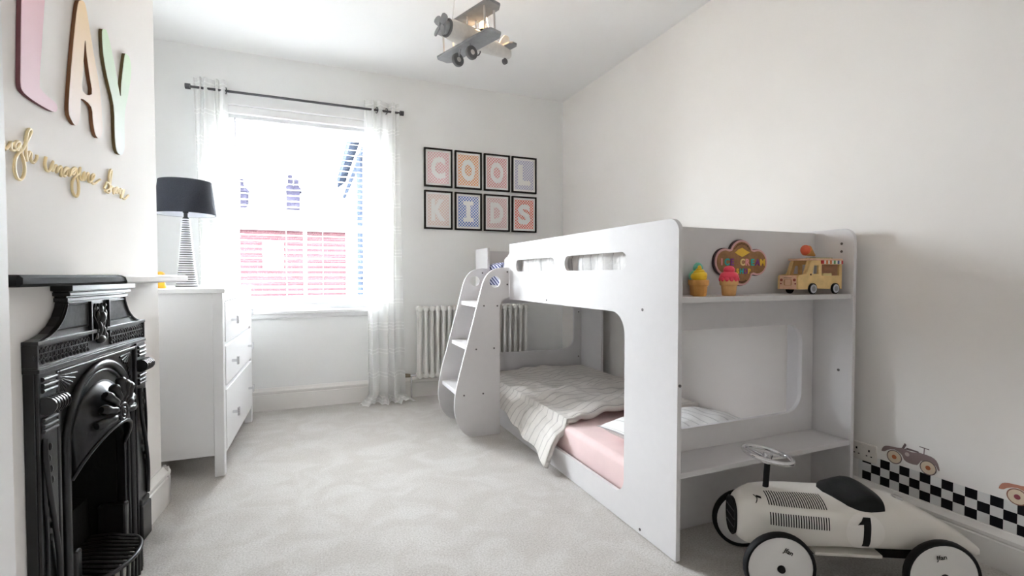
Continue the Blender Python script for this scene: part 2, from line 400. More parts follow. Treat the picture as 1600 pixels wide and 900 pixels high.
# skirting boards, moulded profile swept along the wall
def skirt_profile(h, t):
    return [(0, 0), (t, 0), (t, h * 0.70), (t * 0.82, h * 0.73), (t * 1.02, h * 0.78), (t * 1.02, h * 0.86), (t * 0.7, h * 0.90), (t * 0.45, h * 0.96), (t * 0.3, h), (0, h)]
def sweep_profile(prof, base, outdir, a, b):
    out = Vector(outdir); v = []
    for e in (a, b):
        e = Vector(e)
        for d, z in prof: p = e + out * d; v.append((p.x, p.y, z))
    n = len(prof); f = [(i, (i + 1) % n, n + (i + 1) % n, n + i) for i in range(n)] + [tuple(range(n)), tuple(range(n, 2 * n))[::-1]]
    return v, f
struct(G().add(*sweep_profile(skirt_profile(0.165, 0.026), 0, (0, -1, 0), (XA, YF, 0), (XR, YF, 0))).obj('baseboard_far', TRIM, smooth=35))
struct(G().add(*sweep_profile(skirt_profile(0.132, 0.024), 0, (-1, 0, 0), (XR, YF - 0.03, 0), (XR, -0.95, 0))).obj('baseboard_right', TRIM, smooth=35))
e0 = P0 - T * 0.028
g = G().add(*sweep_profile(skirt_profile(0.165, 0.026), 0, NW, e0, FP(0.232, 0, 0)))
g.add(*sweep_profile(skirt_profile(0.165, 0.026), 0, -T, P0 + NW * 0.026, P0 - NW * 0.34))
g.add(*sweep_profile(skirt_profile(0.165, 0.026), 0, NW, FP(0.937, 0, 0), FP(S_NEAR, 0, 0)))
struct(g.obj('baseboard_left', TRIM, smooth=35))
struct(G().add(*sweep_profile(skirt_profile(0.165, 0.026), 0, (1, 0, 0), (XA, yb + 0.03, 0), (XA, YF - 0.03, 0))).obj('baseboard_alcove', TRIM, smooth=35))

# ------------------------------------------------------------------ sash window
win = G().box(WX0, WX0 + 0.045, YF + 0.10, YF + 0.24, WZ0, WZ1).box(WX1 - 0.045, WX1, YF + 0.10, YF + 0.24, WZ0, WZ1) \
    .box(WX0 + 0.045, WX1 - 0.045, YF + 0.10, YF + 0.24, WZ1 - 0.045, WZ1).box(WX0 + 0.045, WX1 - 0.045, YF + 0.10, YF + 0.26, WZ0, WZ0 + 0.03).obj('window_1', WHITE)
struct(win)
def sash(nm, y, z0, z1, rail_b, rail_t):
    x0, x1 = WX0 + 0.046, WX1 - 0.046
    fr = G().box(x0, x0 + 0.04, y, y + 0.04, z0, z1).box(x1 - 0.04, x1, y, y + 0.04, z0, z1).box(x0 + 0.04, x1 - 0.04, y, y + 0.04, z0, z0 + rail_b) \
        .box(x0 + 0.04, x1 - 0.04, y, y + 0.04, z1 - rail_t, z1).obj(nm, WHITE, win)
    xm = (x0 + x1) / 2 + 0.0
    G().box(xm - 0.013, xm + 0.013, y + 0.004, y + 0.036, z0 + rail_b, z1 - rail_t).obj('glazing_bar', WHITE, fr)
    for a, b in ((x0 + 0.04, xm - 0.013), (xm + 0.013, x1 - 0.04)):
        G().box(a, b, y + 0.018, y + 0.022, z0 + rail_b, z1 - rail_t).obj('pane', GLASS, fr)
sash('lower_sash', YF + 0.115, WZ0 + 0.032, 1.405, 0.07, 0.045)
sash('upper_sash', YF + 0.165, 1.36, WZ1 - 0.047, 0.045, 0.05)
struct(G().box(WX0 - 0.05, WX1 + 0.05, YF - 0.055, YF + 0.10, 0.715, 0.742).box(WX0 - 0.03, WX1 + 0.03, YF - 0.03, YF, 0.685, 0.715).obj('trim_1', WHITE, bevel=0.006))   # window board
# head casing above the window
struct(G().box(WX0 - 0.03, WX1 + 0.08, YF - 0.03, YF, 2.16, 2.215).box(WX0 + 0.02, WX1 + 0.06, YF - 0.05, YF, 2.215, 2.30).obj('trim_2', WHITE, bevel=0.004))

# venetian blind, one object for each slat
bl = thing('venetian_blind', 'white venetian blind with open slats hanging in the sash window', 'blind', (-0.03, YF + 0.06, 0.78))
bx0, bx1, by = WX0 + 0.012, WX1 - 0.012, YF + 0.06
G().box(bx0, bx1, by - 0.03, by + 0.03, 2.145, 2.195).obj('head_rail', WHITE, bl, bevel=0.003)
TL = math.radians(15)
sl = G()
pr = []
for i in range(7):
    t = i / 6 - 0.5; pr.append((t * 0.05, 0.0035 * (1 - 4 * t * t)))
v = []
for x in (-(bx1 - bx0) / 2 + 0.004, (bx1 - bx0) / 2 - 0.004):
    for a, b in pr: v.append((x, a * math.cos(TL) - b * math.sin(TL), a * math.sin(TL) + b * math.cos(TL) + 0.0012))
    for a, b in pr[::-1]: v.append((x, a * math.cos(TL) - b * math.sin(TL), a * math.sin(TL) + b * math.cos(TL) - 0.0012))
n = 14; f = [(i, (i + 1) % n, n + (i + 1) % n, n + i) for i in range(n)] + [tuple(range(n)), tuple(range(n, 2 * n))[::-1]]
s0 = sl.add(v, f).obj('slat', SLAT, bl, world=False, smooth=40)
xc = (bx0 + bx1) / 2
zs = [0.83 + 0.0432 * i for i in range(31)]
for i, z in enumerate(zs):
    loc = (xc + 0.03, 0, z - 0.78)
    if i == 0: s0.location = loc
    else: copy_part(s0, bl, loc)
G().box(bx0, bx1, by - 0.026, by + 0.026, 0.775, 0.797).obj('bottom_rail', WHITE, bl, bevel=0.003)
for xx in (bx0 + 0.06, xc - 0.13, xc + 0.13, bx1 - 0.06):
    for dy in (-0.027, 0.027):
        G().cyl((xx, by + dy, 0.79), (xx, by + dy, 2.15), 0.0015, n=6).obj('ladder_cord', WHITE, bl)
G().cyl((-0.502, by - 0.045, 1.34), (-0.502, by - 0.045, 2.14), 0.004, n=8).obj('tilt_wand', mat('grey_wand', (0.35, 0.35, 0.36), 0.4), bl)

# curtain pole, curtains
rod = thing('curtain_rod', 'thin dark metal curtain rod across the top of the window', 'curtain rod', (-0.05, 3.9, 2.28))
RZ, RY = 2.286, 3.9
G().cyl((-0.75, RY, RZ), (0.655, RY, RZ), 0.0085, n=12).obj('pole', STEEL, rod, smooth=40)
for x, sgn in ((-0.75, -1), (0.655, 1)):
    G().cyl((x, RY, RZ), (x + sgn * 0.03, RY, RZ), 0.019, n=14).obj('finial', STEEL, rod, smooth=40)
for x in (-0.555, 0.50):
    G().cyl((x, RY, RZ), (x, YF, RZ), 0.006, n=8).cyl((x, YF - 0.006, RZ), (x, YF, RZ), 0.022, n=12).obj('bracket', STEEL, rod, smooth=40)

def curtain(name, label, tops, bots, folds, ring_us, flare, hem):
    """tops/bots: (x0,x1) at the rod and at the floor"""
    cu = thing(name, label, 'curtain', ((bots[0] + bots[1]) / 2, RY, 0))
    def fn(u, v):
        z = 2.352 * (1 - v) + 0.004
        k = v ** 1.4
        x = (tops[0] + (tops[1] - tops[0]) * u) * (1 - k) + (bots[0] + (bots[1] - bots[0]) * u) * k
        A = 0.020 + 0.028 * v
        ph = 2 * PI * folds * u
        y = RY + A * math.sin(ph + 0.5) + 0.008 * math.sin(ph * 2.3 + 4 * v)
        x += 0.012 * math.sin(ph * 0.5 + 3 * v)
        if z < 0.07 and hem:
            q = (0.07 - z) / 0.07
            y -= q * (0.06 + 0.07 * abs(math.sin(PI * folds * u + 0.4)))
            x += q * flare * (u - 0.5)
            z = 0.006 + z * 0.55 + 0.012 * abs(math.sin(ph * 1.5))
        else: y -= 0.045 * v * v
        return (x, y, z)
    G().grid(110, 90, fn, lambda u, v: (u * 1.2, 2.35 * (1 - v))).obj('fabric', SHEER, cu, smooth=80, fix=False)
    for u in ring_us:
        x = tops[0] + (tops[1] - tops[0]) * u
        G().torus((x, RY, RZ), (1, 0.35, 0), 0.021, 0.0035, 20, 8).obj('eyelet', STEEL, cu, smooth=60)
    return cu
curtain('sheer_curtain', 'sheer white curtain hanging at the window beside the lamp and dresser', (-0.735, -0.535), (-0.72, -0.44), 4, (0.97,), 0.1, False)
curtain('sheer_curtain', 'sheer white curtain puddling on the carpet between window and radiator', (0.385, 0.66), (0.395, 0.665), 3.5, (0.34, 0.60), 0.16, True)

# ------------------------------------------------------------------ street outside
struct(G().box(-60, 60, 4.6, 90, -3.3, -3.2).obj('ground_outside', mat('pale_paving', (0.45, 0.44, 0.43), 0.9)))
SLATER = mat('roof_slates', (0.30, 0.31, 0.34), 0.5, noise=0.1, nscale=6)
EAVE = mat('blue_grey_fascia', (0.012, 0.015, 0.022), 1.0, spec=0.0, noise=0.3, nscale=3)
REND = mat('white_render', (0.8, 0.8, 0.8), 0.8)
hb = thing('brick_house', 'red brick house across the street seen through the lower window panes', 'house', (0, 16, -3.2))
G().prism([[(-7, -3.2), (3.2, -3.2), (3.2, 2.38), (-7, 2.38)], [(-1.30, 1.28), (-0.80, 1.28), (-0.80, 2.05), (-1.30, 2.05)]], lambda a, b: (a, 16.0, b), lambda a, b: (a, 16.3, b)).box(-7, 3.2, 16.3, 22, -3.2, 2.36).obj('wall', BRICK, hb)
wf = G().box(-1.32, -0.78, 15.95, 16.1, 1.24, 1.30).box(-1.32, -1.25, 15.97, 16.1, 1.30, 2.05).box(-0.85, -0.78, 15.97, 16.1, 1.30, 2.05).box(-1.25, -0.85, 15.97, 16.1, 1.98, 2.05).obj('window', REND, hb)
G().box(-1.25, -0.85, 16.02, 16.06, 1.30, 1.98).obj('pane', mat('far_glass', (0.07, 0.08, 0.09), 0.1), wf)
G().box(-7.1, 3.3, 15.85, 16.0, 2.36, 2.46).obj('gutter', EAVE, hb)
G().add([(-7.1, 15.85, 2.44), (3.3, 15.85, 2.44), (3.3, 19, 3.35), (-7.1, 19, 3.35), (-7.1, 15.85, 2.5), (3.3, 15.85, 2.5), (3.3, 19, 3.41), (-7.1, 19, 3.41)],
        [(0, 3, 2, 1), (4, 5, 6, 7), (0, 1, 5, 4), (1, 2, 6, 5), (2, 3, 7, 6), (3, 0, 4, 7)]).obj('roof', mat('wet_slates', (0.5, 0.5, 0.52), 0.4), hb)
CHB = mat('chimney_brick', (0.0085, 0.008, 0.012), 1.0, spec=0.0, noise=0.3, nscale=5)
for (xa, xb, z1, pots) in ((-0.80, -0.36, 4.15, 2), (-2.7, -2.02, 4.0, 2)):
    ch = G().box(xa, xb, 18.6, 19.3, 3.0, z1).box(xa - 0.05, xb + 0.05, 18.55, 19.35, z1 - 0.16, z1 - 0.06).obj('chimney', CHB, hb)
    for k in range(pots):
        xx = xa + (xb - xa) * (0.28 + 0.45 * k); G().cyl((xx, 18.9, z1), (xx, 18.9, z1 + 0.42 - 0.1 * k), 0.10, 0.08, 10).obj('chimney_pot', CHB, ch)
nb = thing('neighbouring_wing', 'white rendered wing with dark eaves running away at the right of the window', 'house', (0.66, 8, -3.2))
G().box(0.66, 3.5, 5.2, 10.6, -3.2, 2.95).obj('wall', REND, nb)
G().add([(0.50, 5.1, 2.80), (0.50, 10.7, 2.80), (0.50, 10.7, 3.02), (0.50, 5.1, 3.02), (2.1, 5.1, 4.1), (2.1, 10.7, 4.1), (2.1, 10.7, 4.25), (2.1, 5.1, 4.25)],
        [(0, 1, 2, 3), (4, 7, 6, 5), (0, 4, 5, 1), (3, 2, 6, 7), (0, 3, 7, 4), (1, 5, 6, 2)]).obj('roof', EAVE, nb)
G().cyl((0.62, 5.3, 2.60), (0.62, 10.6, 2.60), 0.035, n=8).obj('gutter', EAVE, nb)
G().cyl((0.60, 6.75, -3.2), (0.60, 6.75, 2.6), 0.04, n=8).obj('drainpipe', EAVE, nb)

# ------------------------------------------------------------------ radiator
rad = thing('radiator', 'white column radiator on the far wall behind the bunk bed ladder', 'radiator', (1.28, 3.92, 0.165))
sec = G()
for dy in (-0.028, 0.028):
    sec.tube([(0, dy, 0.035), (0, dy, 0.06), (0, dy, 0.50), (0, dy, 0.545)], [0.019, 0.0140, 0.0140, 0.019], 12)
for z in (0.022, 0.565):
    sec.add(*(lambda gg: (gg.v, gg.f))(G().tube([(0, -0.042, z), (0, -0.034, z), (0, 0.034, z), (0, 0.042, z)], [0.010, 0.023, 0.023, 0.010], 10)))
    sec.cyl((-0.0245, 0, z), (0.0245, 0, z), 0.019, n=10)
c0 = sec.obj('column', RADI, rad, world=False, smooth=50)
for i in range(20):
    loc = (-0.475 + 0.0495 * i, 0, 0)
    if i == 0: c0.location = loc
    else: copy_part(c0, rad, loc)
vx = 0.78
G().cyl((vx + 0.01, 3.92, 0.19), (vx - 0.05, 3.92, 0.19), 0.010, n=10).cyl((vx - 0.04, 3.92, 0.19), (vx - 0.04, 3.92, 0.0), 0.007, n=8).obj('valve', CHROME, rad, smooth=50)
G().cyl((vx - 0.05, 3.92, 0.19), (vx - 0.095, 3.92, 0.195), 0.014, 0.017, 10).obj('valve_handle', mat('brass_dark', (0.25, 0.2, 0.14), 0.4, metal=0.8), rad, smooth=50)
for x in (1.0, 1.55):
    G().box(x - 0.01, x + 0.01, 3.945, 3.9985, 0.30, 0.33).obj('wall_bracket', RADI, rad)

# ------------------------------------------------------------------ framed prints
cols = {'C': (0.80, 0.45, 0.49), 'O': (0.86, 0.36, 0.14), 'o': (0.72, 0.27, 0.28), 'L': (0.42, 0.43, 0.64), 'K': (0.78, 0.60, 0.54), 'I': (0.10, 0.20, 0.56), 'D': (0.74, 0.44, 0.46), 'S': (0.86, 0.14, 0.09)}
LET = mat('print_letter_white', (0.84, 0.83, 0.82), 0.8)
desc = {'C': 'pink check', 'O': 'orange check', 'o': 'dark red check', 'L': 'lilac blue check', 'K': 'pale blush check', 'I': 'royal blue check', 'D': 'dusty pink check', 'S': 'bright red check'}
for r, word in enumerate(('COoL', 'KIDS')):
    for k, c in enumerate(word):
        x = 0.985 + 0.2617 * k; z = 1.902 - 0.351 * r
        t = thing('framed_print', 'black framed %s print of the white letter %s on the far wall' % (desc[c], c.upper()), 'picture frame', (x, YF, z), group='framed letter prints spelling cool kids')
        W2, H2, b = 0.120, 0.160, 0.013
        G().prism([rrect(-W2, W2, -H2, H2, 0.001), rrect(-W2 + b, W2 - b, -H2 + b, H2 - b, 0.001)], lambda a, q: (a, -0.022, q), lambda a, q: (a, -0.001, q)).obj('frame', BLACKF, t, world=False)
        G().box(-W2 + b, W2 - b, -0.012, -0.004, -H2 + b, H2 - b).obj('mount', PAPER, t, world=False)
        G().box(-0.092, 0.092, -0.0128, -0.012, -0.130, 0.130).obj('print', checker_print('check_' + c, cols[c]), t, world=False)
        v, f = text_geo(c.upper(), 0.235 if c.upper() not in 'OCS' else 0.228, 0.0003, 0.011)
        sx = 0.122 / max(0.06, max(p[0] for p in v) - min(p[0] for p in v)) if c != 'I' else 1.0
        lg = G().add([(p[0] * sx, -0.0133 + p[2], p[1]) for p in v], f)
        if c == 'I': lg = G().prism([[(-0.045, -0.088), (0.045, -0.088), (0.045, -0.056), (0.019, -0.052), (0.019, 0.052), (0.045, 0.056), (0.045, 0.088), (-0.045, 0.088), (-0.045, 0.056), (-0.019, 0.052), (-0.019, -0.052), (-0.045, -0.056)]], lambda a, q: (a, -0.0128, q), lambda a, q: (a, -0.0136, q))
        lg.obj('printed_letter', LET, t, world=False)

# ------------------------------------------------------------------ cast-iron fireplace (local: x right, -y out of the wall)
FPO = P0 + T * 0.585; FRZ = PI / 2 - AL
fp = thing('fireplace', 'black cast iron Victorian fireplace with shell hood set into the chimney breast', 'fireplace', tuple(FPO), FRZ)
def fpl(loops, d0, d1): return G().prism(loops, lambda a, b: (a, -d0, b), lambda a, b: (a, -d1, b))
def F(g, name, m=IRON, par=None, **k): return g.obj(name, m, par or fp, world=False, **k)
curveL = [(-0.335, 0.832), (-0.305, 0.836), (-0.27, 0.845), (-0.235, 0.862), (-0.207, 0.886), (-0.19, 0.912), (-0.185, 0.93)]
outline = [(-0.335, 0), (0.335, 0)] + [(-x, z) for x, z in curveL] + curveL[::-1]
arch = [(-0.172, 0.02), (0.172, 0.02)] + [(0.172 * math.cos(PI * i / 20), 0.40 + 0.13 * math.sin(PI * i / 20)) for i in range(21)]
F(fpl([outline, arch], 0.001, 0.025), 'backplate', bevel=0.002)
g = G()
for z0, z1, hw, d in ((0.926, 0.937, 0.193, 0.034), (0.937, 0.943, 0.188, 0.029), (0.943, 0.953, 0.198, 0.042), (0.953, 0.957, 0.195, 0.038), (0.957, 0.9745, 0.207, 0.052)):
    g.box(-hw, hw, -d, -0.001, z0, z1)
F(g, 'cornice', bevel=0.0015)
for sx in (-1, 1):
    g = G()
    g.tube(smoothpath([(sx * x * 0.985, -0.027, z - 0.004) for x, z in [(-a, b) for a, b in curveL]], 3), 0.0045, 6)
    pan = [(0.068, 0.848), (0.25, 0.852), (0.216, 0.876), (0.197, 0.905), (0.190, 0.918), (0.068, 0.918)]
    om = F(g, 'overmantel_moulding', smooth=60)
    F(G().tube([(sx * x, -0.026, z) for x, z in pan], 0.003, 6, True), 'panel_bead', par=om, smooth=60)
gp = mat('weathered_iron_panel', (0.03, 0.03, 0.031), 0.7, noise=0.4, nscale=90)
for sx in (-1, 1):
    F(fpl([[(sx * x, z) for x, z in [(0.071, 0.851), (0.245, 0.855), (0.213, 0.878), (0.194, 0.906), (0.187, 0.915), (0.071, 0.915)]]], 0.0252, 0.0262), 'side_panel', gp)
g = G().box(-0.062, -0.054, -0.034, -0.02, 0.80, 0.922).box(0.054, 0.062, -0.034, -0.02, 0.80, 0.922)
F(g, 'centre_panel_frame', bevel=0.001)
g = G()
for (x, z, r, a, b) in ((0, 0.893, 0.012, 1, 1.25), (0.004, 0.868, 0.019, 0.9, 1.1), (-0.016, 0.872, 0.008, 1, 2.2), (0.02, 0.85, 0.009, 1, 1.9), (-0.010, 0.832, 0.014, 0.8, 1.8), (0.012, 0.822, 0.012, 0.8, 1.9), (-0.026, 0.845, 0.007, 1, 2.2), (0.03, 0.878, 0.008, 1, 2.0), (-0.028, 0.898, 0.008, 1.2, 1), (0.03, 0.905, 0.007, 1.2, 1), (0.0, 0.797, 0.017, 1.3, 0.8), (-0.03, 0.812, 0.009, 1, 1.4), (0.032, 0.806, 0.009, 1, 1.4)):
    g.sphere((x, -0.030, z), r, 10, 8, (a, 0.8, b))
for k in range(3): g.tube(smoothpath([(-0.04 + 0.02 * k, -0.03, 0.80), (-0.03 + 0.03 * k, -0.036, 0.84), (-0.045 + 0.035 * k, -0.031, 0.88), (-0.03 + 0.02 * k, -0.03, 0.912)], 4), 0.0035, 6)
F(g, 'figure_relief', smooth=60)
g = G().box(-0.337, 0.337, -0.037, -0.001, 0.750, 0.760).box(-0.337, 0.337, -0.034, -0.001, 0.760, 0.7645).box(-0.337, 0.337, -0.036, -0.001, 0.822, 0.832).box(-0.337, -0.329, -0.034, -0.001, 0.7645, 0.822).box(0.329, 0.337, -0.034, -0.001, 0.7645, 0.822)
F(g, 'frieze_moulding', bevel=0.001)
for sx in (-1, 1):
    g = G()
    for k in range(14):
        x = sx * (0.075 + 0.019 * k)
        g.torus((x, -0.028, 0.805), (0, 1, 0), 0.0075, 0.0024, 10, 5); g.torus((x + sx * 0.0095, -0.028, 0.791), (0, 1, 0), 0.0075, 0.0024, 10, 5); g.sphere((x, -0.028, 0.775), 0.005, 8, 6); g.cyl((x, -0.027, 0.772), (x, -0.027, 0.81), 0.0016, n=5)
    F(g, 'frieze_ornament', smooth=60)['kind'] = 'stuff'
for sx in (-1, 1):
    p = F(G().box(sx * 0.335, sx * 0.258, -0.034, -0.026, 0.15, 0.75) if sx < 0 else G().box(0.258, 0.335, -0.034, -0.026, 0.15, 0.75), 'pilaster', bevel=0.002)
    xa, xb = sorted((sx * 0.338, sx * 0.252))
    F(G().box(xa, xb, -0.046, -0.001, 0.0, 0.135).box(xa + 0.004, xb - 0.004, -0.042, -0.001, 0.135, 0.158), 'plinth', par=p, bevel=0.006)
    g = G(); xm = sx * 0.295
    for i in range(11):
        x = xm - 0.032 + 0.0064 * i; g.cyl((x - 0.003, -0.045, 0.664), (x + 0.003, -0.045, 0.664), 0.021 if i % 2 else 0.0235, n=14)
    F(g, 'ribbed_roll', par=p, smooth=40)
    for z in (0.732, 0.716, 0.702, 0.626, 0.610, 0.597): F(G().cyl((xm - 0.030, -0.036, z), (xm + 0.030, -0.036, z), 0.006, n=8), 'reeded_bar', par=p, smooth=40)
    g = G().tube(smoothpath([(sx * 0.272, -0.038, 0.578), (sx * 0.262, -0.042, 0.53), (sx * 0.270, -0.044, 0.46), (sx * 0.300, -0.044, 0.36), (sx * 0.322, -0.042, 0.26), (sx * 0.322, -0.04, 0.165)][::-1] if sx > 0 else
                            [(sx * 0.322, -0.038, 0.578), (sx * 0.328, -0.042, 0.53), (sx * 0.318, -0.044, 0.44), (sx * 0.298, -0.044, 0.34), (sx * 0.280, -0.042, 0.25), (sx * 0.274, -0.04, 0.165)], 5), 0.0065, 7)
    g.tube(smoothpath([(sx * 0.318, -0.036, 0.57), (sx * 0.326, -0.037, 0.45), (sx * 0.318, -0.037, 0.3), (sx * 0.326, -0.036, 0.165)], 5), 0.004, 6)
    for k in range(9): g.sphere((sx * (0.298 + 0.006 * math.sin(k * 1.7)), -0.037, 0.55 - 0.03 * k), 0.0075, 8, 6, (0.8, 0.6, 1.4))
    F(g, 'scroll_ornament', par=p, smooth=60)
# inner frame, arch and spandrels
g = G().box(-0.256, -0.244, -0.036, -0.02, 0.0, 0.742).box(0.244, 0.256, -0.036, -0.02, 0.0, 0.742).box(-0.244, 0.244, -0.036, -0.02, 0.731, 0.742)
F(g, 'inner_frame', bevel=0.003)
for R, r, d in ((0.214, 0.011, 0.030), (0.192, 0.005, 0.028)):
    path = [(-R, -d, 0.02)] + [(-R, -d, z) for z in (0.2, 0.4)] + [(-R * math.cos(PI * i / 28), -d, 0.505 + R * math.sin(PI * i / 28)) for i in range(29)] + [(R, -d, z) for z in (0.4, 0.2)] + [(R, -d, 0.02)]
    F(G().tube(path, r, 8), 'arch_moulding', smooth=60)
for sx in (-1, 1):
    g = G()
    for k in range(9):
        a = math.radians(184 + 9.5 * k) if sx > 0 else math.radians(356 - 9.5 * k)
        L = 0.105 - 0.035 * abs(math.sin((k - 4) / 4 * 1.35)) * 0 - 0.05 * (1 - abs(k - 4) / 4.5)
        cx, cz = sx * 0.238, 0.724
        g.tube([(cx + 0.012 * math.cos(a), -0.0255, cz + 0.012 * math.sin(a)), (cx + L * math.cos(a), -0.0265, cz + L * math.sin(a))], [0.0012, 0.0042], 6)
    F(g, 'spandrel_fan', smooth=60)
def hood(u, v):
    x = -0.172 + 0.344 * u; q = math.sqrt(max(0, 1 - (x / 0.1722) ** 2))
    zt = 0.505 + 0.176 * q * 0.93; zb = 0.405 + 0.118 * q
    z = zt + (zb - zt) * v
    return (x, -(0.022 + 0.056 * q * math.sin(v * PI / 2) ** 0.8), z)
F(G().grid(28, 12, hood), 'hood', smooth=60, solid=0.006)
F(G().tube([hood(i / 28, 1.0) for i in range(29)], 0.006, 8), 'hood_lip', smooth=60)
g = G(); sc = (0.0, -0.086, 0.56)
for k in range(9):
    a = math.radians(-6 + 24 * k); L = 0.106 if k % 2 else 0.116
    if k in (0, 8): L = 0.122
    tip = (sc[0] + L * math.cos(a), -0.060 - 0.020 * (1 - abs(k - 4) / 5), sc[2] + 0.95 * L * math.sin(a))
    mid = (sc[0] + 0.6 * L * math.cos(a), -0.084, sc[2] + 0.6 * L * math.sin(a))
    base = (sc[0] + 0.022 * math.cos(a), -0.084, sc[2] + 0.022 * math.sin(a))
    g.tube(smoothpath([base, mid, tip], 4), [0.005] * 3 + [0.0115] * 3 + [0.016] * 2 + [0.011], 8)
    for off in (-0.09, 0.09):
        g.tube(smoothpath([base, (sc[0] + 0.6 * L * math.cos(a + off), -0.090, sc[2] + 0.6 * L * math.sin(a + off)), (sc[0] + 0.95 * L * math.cos(a + off), -0.072, sc[2] + 0.92 * L * math.sin(a + off))], 4), 0.0026, 5)
g.torus(sc, (0, 1, 0), 0.025, 0.006, 20, 8); g.torus((sc[0], sc[1] - 0.002, sc[2]), (0, 1, 0), 0.012, 0.004, 16, 6); g.sphere((sc[0], sc[1], sc[2]), 0.008, 10, 8)
F(g, 'shell_ornament', smooth=60)
# firebox
g = G().box(-0.19, -0.174, 0.002, 0.22, 0.001, 0.58).box(0.174, 0.19, 0.002, 0.22, 0.001, 0.58).box(-0.19, 0.19, 0.002, 0.22, 0.575, 0.59).box(-0.174, 0.174, 0.20, 0.22, 0.001, 0.575).box(-0.174, 0.174, 0.0, 0.2, 0.001, 0.02)
F(g, 'firebox', IRONR)
F(G().add([(-0.174, 0.07, 0.02), (0.174, 0.07, 0.02), (0.174, 0.09, 0.22), (-0.174, 0.09, 0.22), (0.174, 0.2, 0.25), (-0.174, 0.2, 0.25), (0.174, 0.199, 0.02), (-0.174, 0.199, 0.02)],
          [(0, 1, 2, 3), (3, 2, 4, 5), (0, 3, 5, 7), (1, 6, 4, 2), (0, 7, 6, 1), (5, 4, 6, 7)]), 'fire_back', IRONR)
for sx in (-1, 1):
    xa, xb = sorted((sx * 0.176, sx * 0.142)); F(G().box(xa, xb, -0.034, 0.05, 0.0, 0.20), 'jamb_block', bevel=0.008)
rim = [(0.142 * math.cos(PI * i / 20), -0.03 - 0.085 * math.sin(PI * i / 20), 0.085) for i in range(21)]
gr = F(G().tube(rim, 0.007, 8), 'grate_rim', smooth=60)
b0 = None
for i in range(11):
    x = -0.125 + 0.025 * i; d = 0.03 + 0.085 * math.sqrt(max(0, 1 - (x / 0.142) ** 2))
    F(G().tube([(x, 0.06, 0.105), (x, 0.0, 0.105), (x, -d, 0.085), (x, -d * 0.98, 0.0)], 0.006, 6), 'grate_bar', par=gr, smooth=60)

sh = thing('mantel_shelf', 'long black mantel shelf resting on top of the cast iron fireplace', 'shelf', tuple(FPO + Vector((0, 0, 0.9748))), FRZ)
prof = [(0.0, 0.0), (0.108, 0.0), (0.116, 0.007), (0.116, 0.021), (0.108, 0.0275), (0.0, 0.0275)]
v = []
for i, x in enumerate((-0.56, -0.55, 0.55, 0.56)):
    for d, z in prof:
        k = 0.75 if i in (0, 3) else 1.0
        v.append((x, -0.001 - (d if k == 1 else min(d, 0.110)), 0.01375 + (z - 0.01375) * k))
n = 6; f = [(s * n + i, s * n + (i + 1) % n, (s + 1) * n + (i + 1) % n, (s + 1) * n + i) for s in range(3) for i in range(n)] + [tuple(range(n)), tuple(range(3 * n, 4 * n))[::-1]]
G().add(v, f).obj('board', SLATE, sh, world=False)
def paper_strip(a, b, c, dd):  # folded over the front edge
    pass
g = G()
pts = [(0.004, 0.0287), (0.1085, 0.0287), (0.1182, 0.0215), (0.1182, 0.006), (0.112, 0.0005)]
def pfn(u, v):
    k = v * (len(pts) - 1); i = min(int(k), len(pts) - 2); t = k - i
    d = pts[i][0] + (pts[i + 1][0] - pts[i][0]) * t; z = pts[i][1] + (pts[i + 1][1] - pts[i][1]) * t
    x = (-0.078 + 0.05 * v * (v > 0.3)) * (1 - u) + 0.556 * u
    return (x, -0.001 - d - 0.0012, z + 0.975)
pp = g.grid(10, 16, pfn).obj('paper_sheet', PAPER, None, world=False, solid=0.0014)
pp.location = tuple(FPO); pp.rotation_euler = (0, 0, FRZ)
tag(pp, 'white paper folded over the front edge of the black mantel shelf', 'paper')

# ------------------------------------------------------------------ letters and words on the chimney breast
LL = [(-0.329, 1.5311), (-0.331, 1.4827), (-0.3241, 1.4661), (-0.2989, 1.4589), (-0.256, 1.4553), (-0.198, 1.4553), (-0.1794, 1.4613), (-0.1727, 1.4742), (-0.1846, 1.4844), (-0.2204, 1.4896), (-0.2459, 1.4977), (-0.2536, 1.5151), (-0.2375, 1.6367), (-0.2216, 1.7467), (-0.214, 1.82), (-0.222, 1.842), (-0.25, 1.85), (-0.29, 1.846), (-0.309, 1.83), (-0.318, 1.72)]
LA = [(-0.0503, 1.8227), (-0.031, 1.8464), (-0.012, 1.8507), (0.0024, 1.8265), (0.0339, 1.7312), (0.0746, 1.6137), (0.0875, 1.5129), (0.0859, 1.4766), (0.0676, 1.4527), (0.0426, 1.4562), (0.0277, 1.4909), (0.0176, 1.5385), (-0.0438, 1.5436), (-0.049, 1.5069), (-0.0578, 1.4732), (-0.0767, 1.4522), (-0.1009, 1.462), (-0.1135, 1.4861), (-0.1033, 1.568), (-0.0765, 1.7108)]
LAH = [(-0.0131, 1.736), (-0.0287, 1.635), (-0.0352, 1.57), (0.0234, 1.581), (0.0101, 1.6405), (-0.0033, 1.6949)]
LY = [(0.1006, 1.8134), (0.1145, 1.8284), (0.1369, 1.8262), (0.1804, 1.7517), (0.225, 1.6454), (0.2374, 1.6955), (0.2684, 1.8046), (0.285, 1.8187), (0.312, 1.8137), (0.3208, 1.7625), (0.2889, 1.6677), (0.2585, 1.5875), (0.2537, 1.4817), (0.2418, 1.4486), (0.2206, 1.4343), (0.1908, 1.4408), (0.1781, 1.4845), (0.1734, 1.5941), (0.1303, 1.677), (0.1063, 1.7419)]
